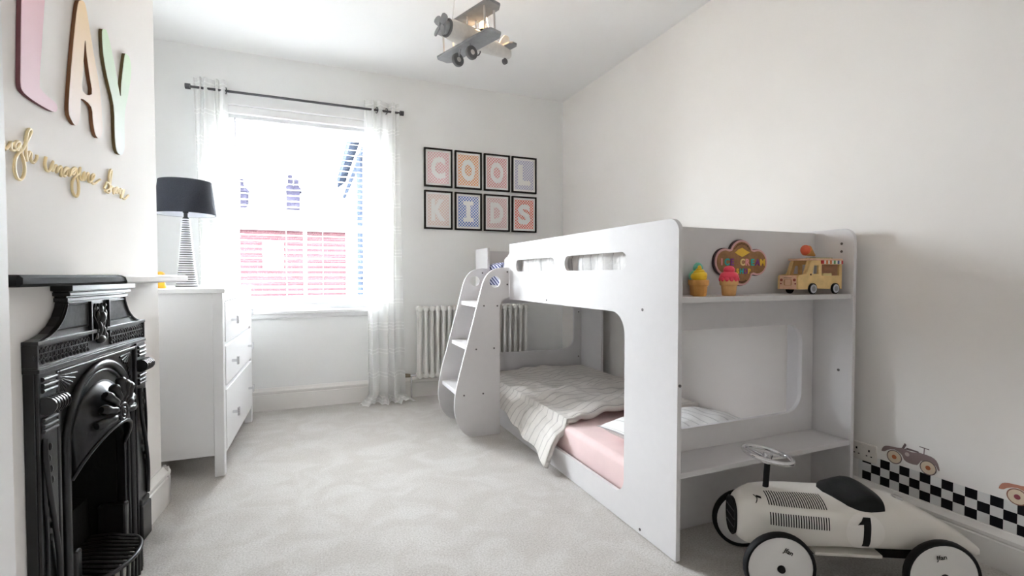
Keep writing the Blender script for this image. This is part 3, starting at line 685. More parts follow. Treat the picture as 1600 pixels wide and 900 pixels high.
EDGE = {'l': mat('letter_edge_plum', (0.16, 0.05, 0.06), 0.7), 'a': mat('letter_edge_brown', (0.20, 0.08, 0.03), 0.7), 'y': mat('letter_edge_olive', (0.13, 0.09, 0.03), 0.7)}
GR = {'l': gradient('pink_fade', 0, 0.4, (0.88, 0.70, 0.76), (0.86, 0.56, 0.60)), 'a': gradient('orange_fade', 0, 0.4, (0.90, 0.82, 0.80), (0.90, 0.68, 0.42)), 'y': gradient('green_fade', 0, 0.4, (0.86, 0.90, 0.90), (0.68, 0.84, 0.62))}
for key, loops, desc_ in (('l', [LL], 'large pink wooden letter L on the chimney breast'), ('a', [LA, LAH], 'large peach wooden letter A between the L and the Y'), ('y', [LY], 'large pale green wooden letter Y on the chimney breast')):
    t = thing('wall_letter', desc_, 'letter', tuple(FPO + Vector((0, 0, 1.45))), FRZ, 'large wooden wall letters')
    lp = [sm2([(a, b - 1.45) for a, b in l], 3) for l in loops]
    G().prism(lp, lambda a, b: (a, -0.001, b), lambda a, b: (a, -0.0105, b)).obj('letter_side', EDGE[key], t, world=False)
    G().prism(lp, lambda a, b: (a, -0.0105, b), lambda a, b: (a, -0.012, b)).obj('painted_face', GR[key], t, world=False)
W1 = [(-0.46, 1.30), (-0.445, 1.315), (-0.432, 1.327), (-0.4182, 1.3157), (-0.4062, 1.3294), (-0.391, 1.3216), (-0.3884, 1.3076), (-0.3817, 1.3052), (-0.3691, 1.3164), (-0.3617, 1.3279), (-0.3639, 1.3137), (-0.3591, 1.3089), (-0.3464, 1.3131), (-0.3308, 1.3275), (-0.3283, 1.3352), (-0.3378, 1.3355), (-0.348, 1.3245), (-0.3463, 1.3153), (-0.337, 1.3134), (-0.3275, 1.3326), (-0.3247, 1.315), (-0.3145, 1.2949), (-0.3109, 1.2729), (-0.3161, 1.2534), (-0.3276, 1.2428), (-0.3427, 1.2441), (-0.3504, 1.2647), (-0.3474, 1.2874), (-0.336, 1.3053), (-0.318, 1.3195), (-0.3013, 1.3436), (-0.2843, 1.3683), (-0.2806, 1.3795), (-0.2899, 1.3788), (-0.2982, 1.3644), (-0.3037, 1.3401), (-0.3046, 1.3171), (-0.3033, 1.2945), (-0.2973, 1.3074), (-0.2899, 1.3206), (-0.284, 1.3177), (-0.2846, 1.3016), (-0.2745, 1.2966), (-0.2605, 1.31), (-0.2591, 1.3207)]
W2_ = [(-0.2176, 1.3244), (-0.2235, 1.3063), (-0.219, 1.2906), (-0.2087, 1.2881), (-0.1951, 1.3002), (-0.1852, 1.3194), (-0.1908, 1.3011), (-0.1879, 1.293), (-0.1776, 1.307), (-0.1675, 1.3117), (-0.1694, 1.2924), (-0.1565, 1.3083), (-0.145, 1.3133), (-0.1481, 1.2941), (-0.145, 1.2867), (-0.1339, 1.3066), (-0.1147, 1.3171), (-0.1202, 1.298), (-0.1299, 1.2896), (-0.1366, 1.2964), (-0.122, 1.3123), (-0.1064, 1.3163), (-0.1095, 1.2985), (-0.1012, 1.2969), (-0.0919, 1.3153), (-0.0741, 1.3257), (-0.072, 1.316), (-0.0831, 1.3037), (-0.0923, 1.3052), (-0.0782, 1.3181), (-0.0653, 1.3258), (-0.0631, 1.3043), (-0.0543, 1.2856), (-0.0535, 1.2585), (-0.0638, 1.2415), (-0.0795, 1.2424), (-0.0912, 1.2589), (-0.0871, 1.283), (-0.0675, 1.3034), (-0.0512, 1.3135), (-0.0419, 1.3325), (-0.0448, 1.3113), (-0.0389, 1.297), (-0.0288, 1.3006), (-0.0172, 1.3238), (-0.0176, 1.2986), (-0.0045, 1.3193), (0.0075, 1.3252), (0.0052, 1.3035), (0.0154, 1.2994), (0.0375, 1.3168), (0.0423, 1.3285), (0.0284, 1.3222), (0.0247, 1.3007), (0.0403, 1.2985), (0.0628, 1.3099), (0.082, 1.3197)]
W3_ = [(0.1078, 1.2945), (0.1287, 1.319), (0.1446, 1.3123), (0.1399, 1.2981), (0.1154, 1.2882), (0.1435, 1.2871), (0.1533, 1.3235), (0.1642, 1.3643), (0.1543, 1.3642), (0.1449, 1.3373), (0.1477, 1.2898), (0.1618, 1.3095), (0.1734, 1.3076), (0.176, 1.2885), (0.1905, 1.3086), (0.2098, 1.3139), (0.2029, 1.296), (0.1899, 1.2947), (0.201, 1.3104), (0.2168, 1.3111), (0.2232, 1.2953), (0.2312, 1.3135), (0.2419, 1.3105), (0.2333, 1.2816), (0.2524, 1.3008), (0.2586, 1.3149), (0.2481, 1.3083), (0.2462, 1.2856), (0.2655, 1.284), (0.2948, 1.3014)]
for wpts, wl in ((W1, 'gold cursive wooden word ending in ugh below the letter L'), (W2_, 'gold cursive wooden word imagine below the letter A'), (W3_, 'gold cursive wooden last word below the letter Y')):
    o = G().tube(smoothpath([(a, -0.0045, b - 1.24) for a, b in wpts], 4), 0.0037, 7).obj('script_word', GOLDW, None, world=False, smooth=60)
    o.location = tuple(FPO + Vector((0, 0, 1.24))); o.rotation_euler = (0, 0, FRZ); tag(o, wl, 'wall word', 'cursive wooden words')

# ------------------------------------------------------------------ wardrobe at the left border
wd = thing('wardrobe', 'tall white wardrobe whose edge shows at the left border of the photo', 'wardrobe', (-0.70, 0.6, 0))
G().box(-0.965, -0.458, 0.22, 0.998, 0.0, 2.3).obj('body', WHITE, wd)
for y0, y1, hy in ((0.222, 0.607, 0.57), (0.613, 0.998, 0.65)):
    d_ = G().box(-0.456, -0.437, y0, y1, 0.08, 2.29).obj('door', WHITE, wd, bevel=0.002)
    G().cyl((-0.43, hy, 0.95), (-0.43, hy, 1.1), 0.006, n=8).obj('handle', CHROME, d_)

# ------------------------------------------------------------------ chest of drawers (local x along the front, y into depth)
DRZ = PI / 2 - math.radians(1.33)
dr = thing('chest_of_drawers', 'white chest of three drawers in the alcove under the lamp', 'chest of drawers', (-0.41, 2.76, 0), DRZ)
def D(g, name, m=WHITE, par=None, **k): return g.obj(name, m, par or dr, world=False, **k)
DW, DD = 0.99, 0.535
D(G().box(-0.012, DW + 0.012, -0.012, DD, 0.914, 0.937), 'top', bevel=0.003)
for x in (0, DW - 0.045):
    for y in (0, DD - 0.045 - 0.01): D(G().box(x, x + 0.045, y, y + 0.045, 0, 0.9138), 'leg', bevel=0.0025)
D(G().box(0.006, 0.022, 0.045, DD - 0.055, 0.105, 0.9138).box(DW - 0.022, DW - 0.006, 0.045, DD - 0.055, 0.105, 0.9138).box(0.022, DW - 0.022, DD - 0.03, DD - 0.02, 0.105, 0.9138).box(0.022, DW - 0.022, 0.03, DD - 0.03, 0.105, 0.12), 'carcass')
D(G().box(0.045, DW - 0.045, 0.006, 0.03, 0.872, 0.9138).box(0.045, DW - 0.045, 0.012, 0.03, 0.648, 0.664).box(0.045, DW - 0.045, 0.012, 0.03, 0.426, 0.442).box(0.045, DW - 0.045, 0.004, 0.03, 0.098, 0.118), 'front_rail')
for z0, z1, kz in ((0.666, 0.868, 0.765), (0.444, 0.645, 0.545), (0.121, 0.423, 0.268)):
    q = D(G().box(0.048, DW - 0.048, -0.004, 0.020, z0, z1), 'drawer', bevel=0.003)
    for kx in (0.21, 0.79):
        g = G().box(kx - 0.007, kx + 0.007, -0.03, -0.004, kz - 0.007, kz + 0.007).box(kx - 0.013, kx + 0.013, -0.038, -0.028, kz - 0.022, kz + 0.022)
        D(g, 'handle', CHROME, q, bevel=0.002)

# table lamp
lx, ly, lz = -0.668, 3.30, 0.9372
lamp = thing('table_lamp', 'table lamp with charcoal drum shade and ribbed silver base on the chest of drawers', 'lamp', (lx, ly, lz))
nr = 30; H = 0.395; RIB = mat('white_glazed_rib', (0.80, 0.80, 0.81), 0.3); GRV = mat('dark_groove', (0.05, 0.05, 0.055), 0.6)
core = G().lathe([(0.0004, 0), (0.055, 0), (0.054, 0.004)] + [(0.0525 - 0.037 * (k / 10) ** 0.75, 0.012 + (H - 0.012) * k / 10) for k in range(11)] + [(0.010, H + 0.008), (0.010, H + 0.03), (0.0004, H + 0.03)], 28).obj('base', GRV, lamp, world=False, smooth=40)
for i in range(nr):
    z = 0.006 + (H - 0.006) * i / nr; r = 0.0585 - 0.037 * (i / nr) ** 0.75; h = (H - 0.006) / nr
    G().lathe([(r - 0.008, z), (r - 0.001, z), (r, z + h * 0.15), (r - 0.0008, z + h * 0.55), (r - 0.002, z + h * 0.62), (r - 0.008, z + h * 0.62)], 28).obj('rib', RIB, core, world=False, smooth=50)
G().cyl((0, 0, H + 0.03), (0, 0, H + 0.09), 0.014, n=14).obj('lamp_holder', BLACKF, lamp, world=False, smooth=40)
z0, z1, r0, r1 = 0.415, 0.605, 0.152, 0.130
N_ = 40; v = []; f = []
for k, (r, z) in enumerate(((r0, z0), (r1, z1), (r1 - 0.003, z1), (r0 - 0.003, z0))):
    for i in range(N_): v.append((r * math.cos(2 * PI * i / N_), r * math.sin(2 * PI * i / N_), z))
for k in (0, 1, 3):
    k2 = (k + 1) % 4
    for i in range(N_): j = (i + 1) % N_; f.append((k * N_ + i, k * N_ + j, k2 * N_ + j, k2 * N_ + i))
shd = G().add(v, f).obj('shade', SHADE, lamp, world=False, smooth=40, fix=False)
v2 = [((r - 0.0035) * math.cos(2 * PI * i / N_), (r - 0.0035) * math.sin(2 * PI * i / N_), z) for r, z in ((r0, z0 + 0.001), (r1, z1 - 0.001)) for i in range(N_)]
G().add(v2, [(i, N_ + i, N_ + (i + 1) % N_, (i + 1) % N_) for i in range(N_)]).obj('shade_lining', SHADEIN, shd, world=False, smooth=40, fix=False)
g = G().torus((0, 0, H + 0.085), (0, 0, 1), 0.022, 0.002, 16, 6)
for k in range(3): a = 2 * PI * k / 3; g.cyl((0.02 * math.cos(a), 0.02 * math.sin(a), H + 0.085), (0.143 * math.cos(a), 0.143 * math.sin(a), H + 0.10), 0.0015, n=6)
g.obj('shade_carrier', STEEL, shd, world=False)
G().sphere((0, 0, H + 0.125), 0.03, 14, 10, (1, 1, 1.2)).obj('bulb', PAPER, lamp, world=False, smooth=60)

yt = thing('yellow_toy', 'small yellow plastic toy on the chest behind the end of the mantel shelf', 'toy', (-0.712, 2.96, 0.9372))
G().lathe([(0.0004, 0), (0.022, 0), (0.024, 0.006), (0.019, 0.03), (0.012, 0.045), (0.012, 0.05), (0.0004, 0.052)], 16).obj('body', YELLOW, yt, world=False, smooth=50)
G().sphere((0, 0, 0.068), 0.02, 14, 10, (1, 1, 0.85)).obj('head', YELLOW, yt, world=False, smooth=60)
G().cyl((0.012, -0.012, 0.068), (0.024, -0.022, 0.066), 0.006, 0.002, 8).obj('beak', mat('orange_plastic', (0.9, 0.3, 0.03), 0.5), yt, world=False, smooth=50)

# ------------------------------------------------------------------ bunk bed
bb = thing('bunk_bed', 'white low bunk bed with ladder and end shelves along the right wall', 'bunk bed', (1.62, 2.42, 0))
XF, XB = 1.16, 2.077
def yzp(loops, x0, x1): return G().prism(loops, lambda a, b: (x0, a, b), lambda a, b: (x1, a, b))
def xzp(loops, y0, y1): return G().prism(loops, lambda a, b: (a, y0, b), lambda a, b: (a, y1, b))
def arc(cx, cy, r, a0, a1, n=8): return [(cx + r * math.cos(math.radians(a0 + (a1 - a0) * i / n)), cy + r * math.sin(math.radians(a0 + (a1 - a0) * i / n))) for i in range(n + 1)]
ol = [(1.312, 0.004), (3.26, 0.0), (3.26, 0.11)] + arc(1.618 + 0.065, 0.11 + 0.065, 0.065, 270, 180) + arc(1.618 + 0.09, 0.852 - 0.09, 0.09, 180, 90) + [(2.843, 0.852), (2.843, 1.2)] + arc(1.31 + 0.05, 1.15, 0.05, 90, 180)
slot1 = rrect(2.229, 2.739, 1.025, 1.097, 0.0355, 8); slot2 = rrect(1.607, 2.119, 1.025, 1.097, 0.0355, 8)
fpn = yzp([ol, slot1, slot2], XF, XF + 0.018).obj('front_panel', BUNK, bb, bevel=0.0025)
yzp([rrect(3.262, 3.53, 0.0, 1.2, (0, 0.0, 0.02, 0))], XF, XF + 0.018).obj('front_post', BUNK, bb, bevel=0.0025)
for y, nm in ((1.48, 'near_end_panel'), (3.50, 'far_end_panel')):
    xzp([[(XF + 0.019, 0), (XB - 0.001, 0), (XB - 0.001, 1.19), (XF + 0.019, 1.19)], rrect(1.25, 2.005, 0.40, 0.787, 0.085, 8)], y, y + 0.018).obj(nm, BUNK, bb, bevel=0.0025)
yzp([rrect(1.31, 1.61, 0.0, 1.2, (0, 0, 0.0, 0.05))], XB, XB + 0.018).obj('side_panel', BUNK, bb, bevel=0.0025)
yzp([rrect(3.20, 3.518, 0.0, 1.2, (0, 0, 0.0, 0.0))], XB, XB + 0.018).obj('side_panel', BUNK, bb, bevel=0.0025)
G().box(XB, XB + 0.018, 1.611, 3.199, 0.852, 1.19).obj('back_rail', BUNK, bb, bevel=0.0025)
G().box(XB, XB + 0.018, 1.611, 3.199, 0.0, 0.16).obj('back_rail', BUNK, bb, bevel=0.0025)
G().box(XF + 0.019, XB - 0.001, 1.318, 1.479, 0.905, 0.925).obj('shelf', BUNK, bb, bevel=0.002)
G().box(XF + 0.019, XB - 0.001, 1.314, 1.479, 0.291, 0.311).obj('shelf', BUNK, bb, bevel=0.002)
G().box(XF + 0.019, XB - 0.001, 1.499, 3.499, 0.862, 0.882).obj('upper_base', BUNK, bb)
G().box(XF + 0.019, XB - 0.001, 1.499, 3.499, 0.06, 0.082).obj('lower_base', BUNK, bb)
bolt = G().cyl((0, 0, -0.0015), (0, 0, 0.0015), 0.0055, n=10).obj('bolt', BOLT, bb, world=False, smooth=40)
bpos = [((XF - 0.0005, 1.504, 0.871), 'x'), ((XF - 0.0005, 1.511, 0.022), 'x'), ((XF - 0.0005, 2.317, 0.87), 'x'), ((XB - 0.0005, 1.361, 1.136), 'x'), ((XB - 0.0005, 1.361, 1.103), 'x'), ((XB - 0.0005, 1.366, 0.598), 'x'), ((XF + 0.009, 1.3095, 0.62), 'y'),
        ((2.05, 3.4995, 0.70), 'y'), ((2.05, 3.4995, 0.33), 'y'), ((1.30, 2.8445, 1.0), None)]
LADY = 2.8445
for x, z in ((0.989, 0.813), (1.078, 0.811), (0.938, 0.544), (1.056, 0.545), (0.859, 0.263), (0.983, 0.264), (1.146, 1.025), (1.146, 0.945)): bpos.append(((x, LADY, z), 'y'))
bpos.append(((1.12, 3.2515, 1.02), 'y'))
first = True
for p, ax in bpos:
    if ax is None: continue
    loc = (p[0] - 1.62, p[1] - 2.42, p[2]); rot = (0, PI / 2, 0) if ax == 'x' else (PI / 2, 0, 0)
    if first: bolt.location = loc; bolt.rotation_euler = rot; first = False
    else: copy_part(bolt, bb, loc, rot)
# ladder
lside = [(1.159, 1.052), (1.115, 1.053)] + smoothpath([(1.115, 1.053, 0), (1.06, 1.042, 0), (1.015, 1.012, 0), (0.985, 0.96, 0), (0.962, 0.88, 0), (0.922, 0.727, 0), (0.866, 0.52, 0), (0.818, 0.338, 0), (0.801, 0.24, 0), (0.800, 0.17, 0), (0.815, 0.10, 0), (0.845, 0.045, 0), (0.880, 0.012, 0), (0.915, 0.0, 0)], 3)
lside = [(p[0], p[1]) for p in lside] + [(1.095, 0.0), (1.095, 0.80), (1.103, 0.828), (1.125, 0.852), (1.159, 0.860)]
hole = circ(1.063, 0.962, 0.036, 24)
lad = xzp([lside, hole], LADY + 0.0005, LADY + 0.0185).obj('ladder', BUNK, bb, bevel=0.0025)
xzp([lside, hole], 3.2522, 3.2702).obj('ladder_side', BUNK, lad, bevel=0.0025)
for zt, x0 in ((0.826, 0.962), (0.559, 0.892), (0.279, 0.825)):
    G().box(x0, 1.085, LADY + 0.019, 3.252, zt - 0.028, zt).obj('step', BUNK, lad, bevel=0.004)

# bedding
def mattress(name, label, z0, z1, m):
    o = G().box(1.192, 2.064, 1.512, 3.488, z0, z1).obj(name, m, None, bevel=0.03); o.modifiers['bevel'].segments = 5
    o.data.shade_smooth(); return tag(o, label, 'mattress')
mattress('mattress', 'lower bunk mattress under a pink fitted sheet', 0.083, 0.232, PINKS)
mattress('mattress', 'white mattress on the upper bunk behind the front panel', 0.883, 1.01, PAPER)

def wr(x, y):
    return (0.010 * math.sin(9 * x + 4 * y) + 0.008 * math.sin(17 * y - 6 * x + 1) + 0.006 * math.sin(31 * x + 11 * y + 2) + 0.004 * math.sin(27 * y + 23 * x))
sec_pts = [(2.055, 0.236), (2.02, 0.262), (1.9, 0.285), (1.72, 0.298), (1.55, 0.302), (1.40, 0.300), (1.29, 0.290), (1.215, 0.262), (1.150, 0.205), (1.118, 0.145), (1.098, 0.085), (1.085, 0.045)]
sec_far = [(2.055, 0.236), (2.02, 0.252), (1.9, 0.264), (1.75, 0.270), (1.60, 0.272), (1.46, 0.272), (1.36, 0.268), (1.285, 0.266), (1.215, 0.255), (1.160, 0.222), (1.135, 0.190), (1.120, 0.155)]
def lerp_path(P, t):
    k = t * (len(P) - 1); i = min(int(k), len(P) - 2); q = k - i
    return (P[i][0] + (P[i + 1][0] - P[i][0]) * q, P[i][1] + (P[i + 1][1] - P[i][1]) * q)
def duvet_fn(u, v):
    # u: near edge (0) to far end (1), v: wall side (0) to front (1)
    y = 2.13 + 1.345 * u
    fy = max(0.0, min(1.0, (y - 2.15) / 0.75))
    a = lerp_path(sec_pts, v); b = lerp_path(sec_far, v)
    x = a[0] * (1 - fy) + b[0] * fy; z = a[1] * (1 - fy) + b[1] * fy
    amp = 1.0 if v < 0.8 else 0.7
    z += wr(x * 1.3, y) * amp + 0.028 * max(0, 1 - abs(y - 2.62 - 0.12 * (x - 1.6)) / 0.07) * (1 - abs(v - 0.5)) * 0.8
    if v > 0.62: x += 0.012 * math.sin(24 * y + 3) * (v - 0.62) / 0.38 * (1 - fy)
    e = max(0, 1 - u / 0.05); z -= 0.022 * e * e
    y += 0.03 * math.sin(3 * v + 0.5) * (1 - u) + (0.05 * v * v) * (1 - u)
    if v > 0.75: z = max(z, 0.03)
    elif x > 1.2: z = max(z, 0.2385 + 0.026)
    return (x, y, z)
dv = G().grid(110, 90, duvet_fn, lambda u, v: (v * 1.3, 2.13 + 1.345 * u + 0.025 * math.sin(4.0 * v))).obj('duvet', DUVET, None, smooth=80, fix=False)
q = dv.modifiers.new('thick', 'SOLIDIFY'); q.thickness = 0.026; q.offset = -1.0
tag(dv, 'beige pinstriped duvet spilling over the front rail of the lower bunk', 'duvet')

def pillow(name, label, c, size, rot, m, seed):
    def fn(u, v):
        # closed cushion: u around, v from rim to rim
        return None
    g = G(); n = 26
    for sgn in (1, -1):
        def f2(u, v, sgn=sgn):
            a, b = 2 * u - 1, 2 * v - 1
            h = max(0, (1 - abs(a) ** 3.2) * (1 - abs(b) ** 3.2)) ** 0.55
            pinch = 1 - 0.06 * (1 - abs(a) ** 4) * abs(b) ** 3 - 0.06 * (1 - abs(b) ** 4) * abs(a) ** 3
            x, y = a * size[0] / 2 * pinch, b * size[1] / 2 * pinch
            return (x, y, sgn * h * size[2] / 2 + 0.006 * math.sin(9 * a + seed) * math.sin(7 * b + seed * 2) * h)
        g.grid(n, n, f2, lambda u, v: (v * size[1], u * size[0]))
    o = g.obj(name, m, None, smooth=70); o.location = c; o.rotation_euler = rot
    return tag(o, label, 'pillow')
pillow('pillow', 'pinstriped white pillow at the head of the lower bunk', (1.575, 1.745, 0.297), (0.66, 0.43, 0.125), (math.radians(-2), 0, math.radians(2)), DUVETW, 1.0)

def top_fn(u, v):
    y = 1.53 + 1.50 * u; P = [(2.05, 1.015), (2.02, 1.06), (1.85, 1.085), (1.6, 1.095), (1.4, 1.11), (1.28, 1.125), (1.215, 1.125), (1.193, 1.085), (1.190, 1.013)]
    x, z = lerp_path(P, v)
    z += wr(x, y) * 1.6 * (1 if v < 0.85 else 0.3) + 0.04 * max(0, (u - 0.86) / 0.14) * (v < 0.86); x += 0.006 * math.sin(37 * y) * (v > 0.7) + 0.006 * (v > 0.7)
    if u > 0.97: z -= 0.03
    return (x, y, max(z, 1.013))
o = G().grid(90, 50, top_fn, lambda u, v: (v * 1.2, 1.53 + 1.5 * u + 0.10 * v)).obj('duvet', DUVETW, None, smooth=80, fix=False)
tag(o, 'white pinstriped duvet on the upper bunk seen through the panel slots', 'duvet')
BP = [(1.82, 1.013), (1.80, 1.05), (1.7, 1.075), (1.5, 1.085), (1.3, 1.09), (1.22, 1.088), (1.188, 1.07), (1.184, 1.0), (1.183, 0.93)]
def blank_fn(u, v):
    x, z = lerp_path(BP, u); y = 3.07 + 0.33 * v
    e = min(1, min(v, 1 - v) / 0.08)
    return (x, y, max(0.93, z - 0.04 * (1 - e) * (u < 0.7) + 0.005 * math.sin(14 * x + 9 * y) * e))
o = G().grid(40, 30, blank_fn, lambda u, v: (0.62 * u + 0.15 * v, v)).obj('folded_blanket', BLUES, None, smooth=70, fix=False)
tag(o, 'navy and white striped folded blanket at the ladder end of the upper bunk', 'blanket')

# ------------------------------------------------------------------ things on the bunk shelf
def lobes(grow=0.0, n=96):
    # plaque: two wide side lobes, a bump at the top and one at the bottom (union sampled radially)
    out = []
    for k in range(n):
        a = 2 * PI * k / n; dx, dz = math.cos(a), math.sin(a); best = 0
        for (cx, cz, r) in ((-0.088, 0.004, 0.054), (0.088, 0.004, 0.054), (0.0, 0.032, 0.062), (0.0, -0.034, 0.058), (-0.045, 0.004, 0.054), (0.045, 0.004, 0.054)):
            r += grow; b = dx * cx + dz * cz; d = b * b - (cx * cx + cz * cz - r * r)
            if d >= 0: best = max(best, b + math.sqrt(d))
        out.append((best * dx, best * dz))
    return out
sg = thing('ice_cream_sign', 'lobed wooden ice cream shop sign on the bunk end panel above the shelf', 'sign', (1.622, 1.4795, 1.052))
G().prism([lobes(0.002)], lambda a, b: (a - 0.003, -0.001, b), lambda a, b: (a - 0.003, -0.010, b)).obj('backing', mat('sign_dark_edge', (0.05, 0.025, 0.03), 0.6), sg, world=False)
G().prism([lobes(0.0)], lambda a, b: (a, -0.010, b), lambda a, b: (a, -0.014, b)).obj('rim', mat('sign_pink_rim', (0.72, 0.42, 0.42), 0.5), sg, world=False)
G().prism([lobes(-0.008)], lambda a, b: (a, -0.014, b), lambda a, b: (a, -0.0155, b)).obj('face', mat('sign_walnut', (0.34, 0.165, 0.065), 0.6, noise=0.2, nscale=40), sg, world=False)
SC = {'p': mat('sign_pink', (0.85, 0.36, 0.36), 0.5), 't': mat('sign_teal', (0.03, 0.50, 0.47), 0.5), 'u': mat('sign_purple', (0.26, 0.06, 0.28), 0.5), 'y': mat('sign_yellow', (0.85, 0.55, 0.06), 0.5), 'c': mat('sign_cream', (0.85, 0.66, 0.30), 0.5)}
def sign_text(s, colours, x0, x1, z, size):
    n = len(s)
    for i, c in enumerate(s):
        if c == ' ': continue
        v, f = text_geo(c, size, 0.0012, 0.0012); x = x0 + (x1 - x0) * i / (n - 1)
        G().add([(p[0] + x, -0.0166 - p[2], p[1] + z) for p in v], f).obj('letter', SC[colours[i]], sg, world=False)
sign_text('ICE CREAM', 'ptu cptuy', -0.110, 0.114, 0.004, 0.037)
sign_text('SHOP', 'ytuy', -0.024, 0.040, -0.033, 0.028)
G().prism([[(-0.040, 0.042), (-0.02, 0.056), (0.0, 0.062), (0.02, 0.052), (0.042, 0.044), (0.015, 0.031), (0.0, 0.025), (-0.02, 0.032)]], lambda a, b: (a, -0.0155, b), lambda a, b: (a, -0.0172, b)).obj('cone_motif', SC['y'], sg, world=False)
DK = mat('sign_dark_script', (0.07, 0.03, 0.015), 0.7)
for zz, sgn in ((0.03, 1), (-0.034, -1)):
    g = G(); R = 0.049 if sgn > 0 else 0.044; P = []
    for i in range(46):
        a = math.radians(150 - 120 * i / 45) if sgn > 0 else math.radians(235 + 70 * i / 45)
        rr = R + 0.0035 * math.sin(i * 1.9) + 0.0015 * math.sin(i * 3.1); P.append((rr * math.cos(a), -0.016, zz + rr * math.sin(a)))
    g.tube(P, 0.0008, 5).obj('script', DK, sg, world=False)

def icecream(label, x, y, col, cone, top):
    t = thing('toy_ice_cream', label, 'toy', (x, y, 0.9252), 0, 'toy ice creams on the bunk shelf'); t.scale = (0.8, 0.8, 1.0)
    c = G().lathe([(0.0004, 0), (0.0285, 0), (0.030, 0.003), (0.034, 0.036), (0.0405, 0.042), (0.042, 0.056), (0.040, 0.060), (0.0004, 0.060)], 24).obj('cone', cone, t, world=False, smooth=40)
    g = G()
    for k in range(3): g.torus((0, 0, 0.010 + 0.010 * k), (0, 0, 1), 0.0305 + 0.0011 * k * 1.0, 0.0008, 24, 5)
    for k in range(14): a = 2 * PI * k / 14; g.cyl((0.0297 * math.cos(a), 0.0297 * math.sin(a), 0.003), (0.0338 * math.cos(a), 0.0338 * math.sin(a), 0.034), 0.0008, n=5)
    g.obj('waffle_ridges', cone, c, world=False)
    m = mat('ice_' + label[:6].strip(), col, 0.45)
    if top == 'swirl':
        P = []; R = []
        for i in range(70):
            q = i / 69; a = q * 3.1 * 2 * PI; r = 0.028 * (1 - q) ** 0.8; P.append((r * math.cos(a), r * math.sin(a), 0.068 + 0.034 * q)); R.append(0.0145 * (1 - 0.55 * q))
        g = G().tube(P, R, 10).sphere((0, 0, 0.068), 0.033, 16, 10, (1, 1, 0.45)).sphere((0, 0, 0.103), 0.009, 10, 8, (1, 1, 1.2))
    elif top == 'scoop':
        g = G().sphere((0, 0, 0.072), 0.0425, 22, 14, (1, 1, 0.52)).sphere((0, 0, 0.097), 0.026, 20, 12, (1, 1, 0.62))
        for k in range(12): a = 2 * PI * k / 12; g.sphere((0.036 * math.cos(a), 0.036 * math.sin(a), 0.062), 0.0105, 8, 6)
    else:
        g = G().sphere((0, 0, 0.074), 0.040, 20, 12, (1, 1, 0.6)).sphere((0.004, 0, 0.103), 0.023, 16, 10)
    g.obj('ice_cream', m, t, world=False, smooth=60)
icecream('yellow swirl toy ice cream in a brown cone on the bunk shelf', 1.314, 1.375, (0.92, 0.62, 0.02), WAFER, 'swirl')
icecream('pink scoop toy ice cream in a pale cone in front of the sign', 1.458, 1.375, (0.88, 0.07, 0.12), WAFERL, 'scoop')
icecream('mint green toy ice cream hidden behind the yellow one on the shelf', 1.362, 1.437, (0.16, 0.55, 0.42), WAFER, 'ball')

# wooden ice cream van (local x = rearward, front at x=0; y: near side = -)
vn = thing('toy_van', 'wooden toy ice cream van with a cone on its roof on the bunk shelf', 'toy', (1.790, 1.388, 0.9252), math.radians(0))
VL, VW = 0.262, 0.046
VB, VP = WOODL, WOODP
side = [(0.0, 0.020), (0.060, 0.020)] + arc(0.078, 0.022, 0.022, 175, 5, 10)[0:] + [(0.192, 0.020)] + arc(0.214, 0.022, 0.022, 175, 5, 10) + [(VL, 0.020), (VL, 0.138), (0.078, 0.138), (0.070, 0.132), (0.052, 0.090), (0.046, 0.082), (0.006, 0.078), (0.0, 0.072)]
dwin = [(0.083, 0.083), (0.118, 0.083), (0.118, 0.117), (0.093, 0.117)]
hatch = [(0.137, 0.076), (0.245, 0.076), (0.245, 0.122), (0.137, 0.122)]
for y in (-VW, VW - 0.008):
    G().prism([side, dwin, hatch], lambda a, b, y=y: (a, y, b), lambda a, b, y=y: (a, y + 0.008, b)).obj('side', VB, vn, world=False, bevel=0.0008)
G().box(0.001, 0.050, -VW + 0.0085, VW - 0.0085, 0.02, 0.077).box(0.05, VL - 0.001, -VW + 0.0085, VW - 0.0085, 0.045, 0.052).box(VL - 0.009, VL - 0.001, -VW + 0.0085, VW - 0.0085, 0.052, 0.136).obj('body', VP, vn, world=False, bevel=0.001)
G().box(0.062, VL + 0.002, -VW - 0.002, VW + 0.002, 0.1382, 0.146).obj('roof', VP, vn, world=False, bevel=0.002)
for y in (-VW + 0.0095, VW - 0.0175):
    g = G(); g.add([(0.047, y, 0.078), (0.055, y, 0.078), (0.079, y, 0.137), (0.071, y, 0.137), (0.047, y + 0.008, 0.078), (0.055, y + 0.008, 0.078), (0.079, y + 0.008, 0.137), (0.071, y + 0.008, 0.137)], [(0, 3, 2, 1), (4, 5, 6, 7), (0, 1, 5, 4), (1, 2, 6, 5), (2, 3, 7, 6), (3, 0, 4, 7)])
    g.obj('windscreen_pillar', VB, vn, world=False)
G().box(0.165, 0.215, -VW + 0.012, -VW + 0.045, 0.0522, 0.086).obj('serving_counter', mat('van_cream', (0.80, 0.68, 0.32), 0.6), vn, world=False)
AW = [mat('awning_red', (0.55, 0.03, 0.03), 0.6), mat('awning_white', (0.85, 0.80, 0.72), 0.6), mat('awning_orange', (0.75, 0.20, 0.05), 0.6), mat('awning_green', (0.16, 0.36, 0.14), 0.6), mat('awning_blue', (0.10, 0.12, 0.28), 0.6)]
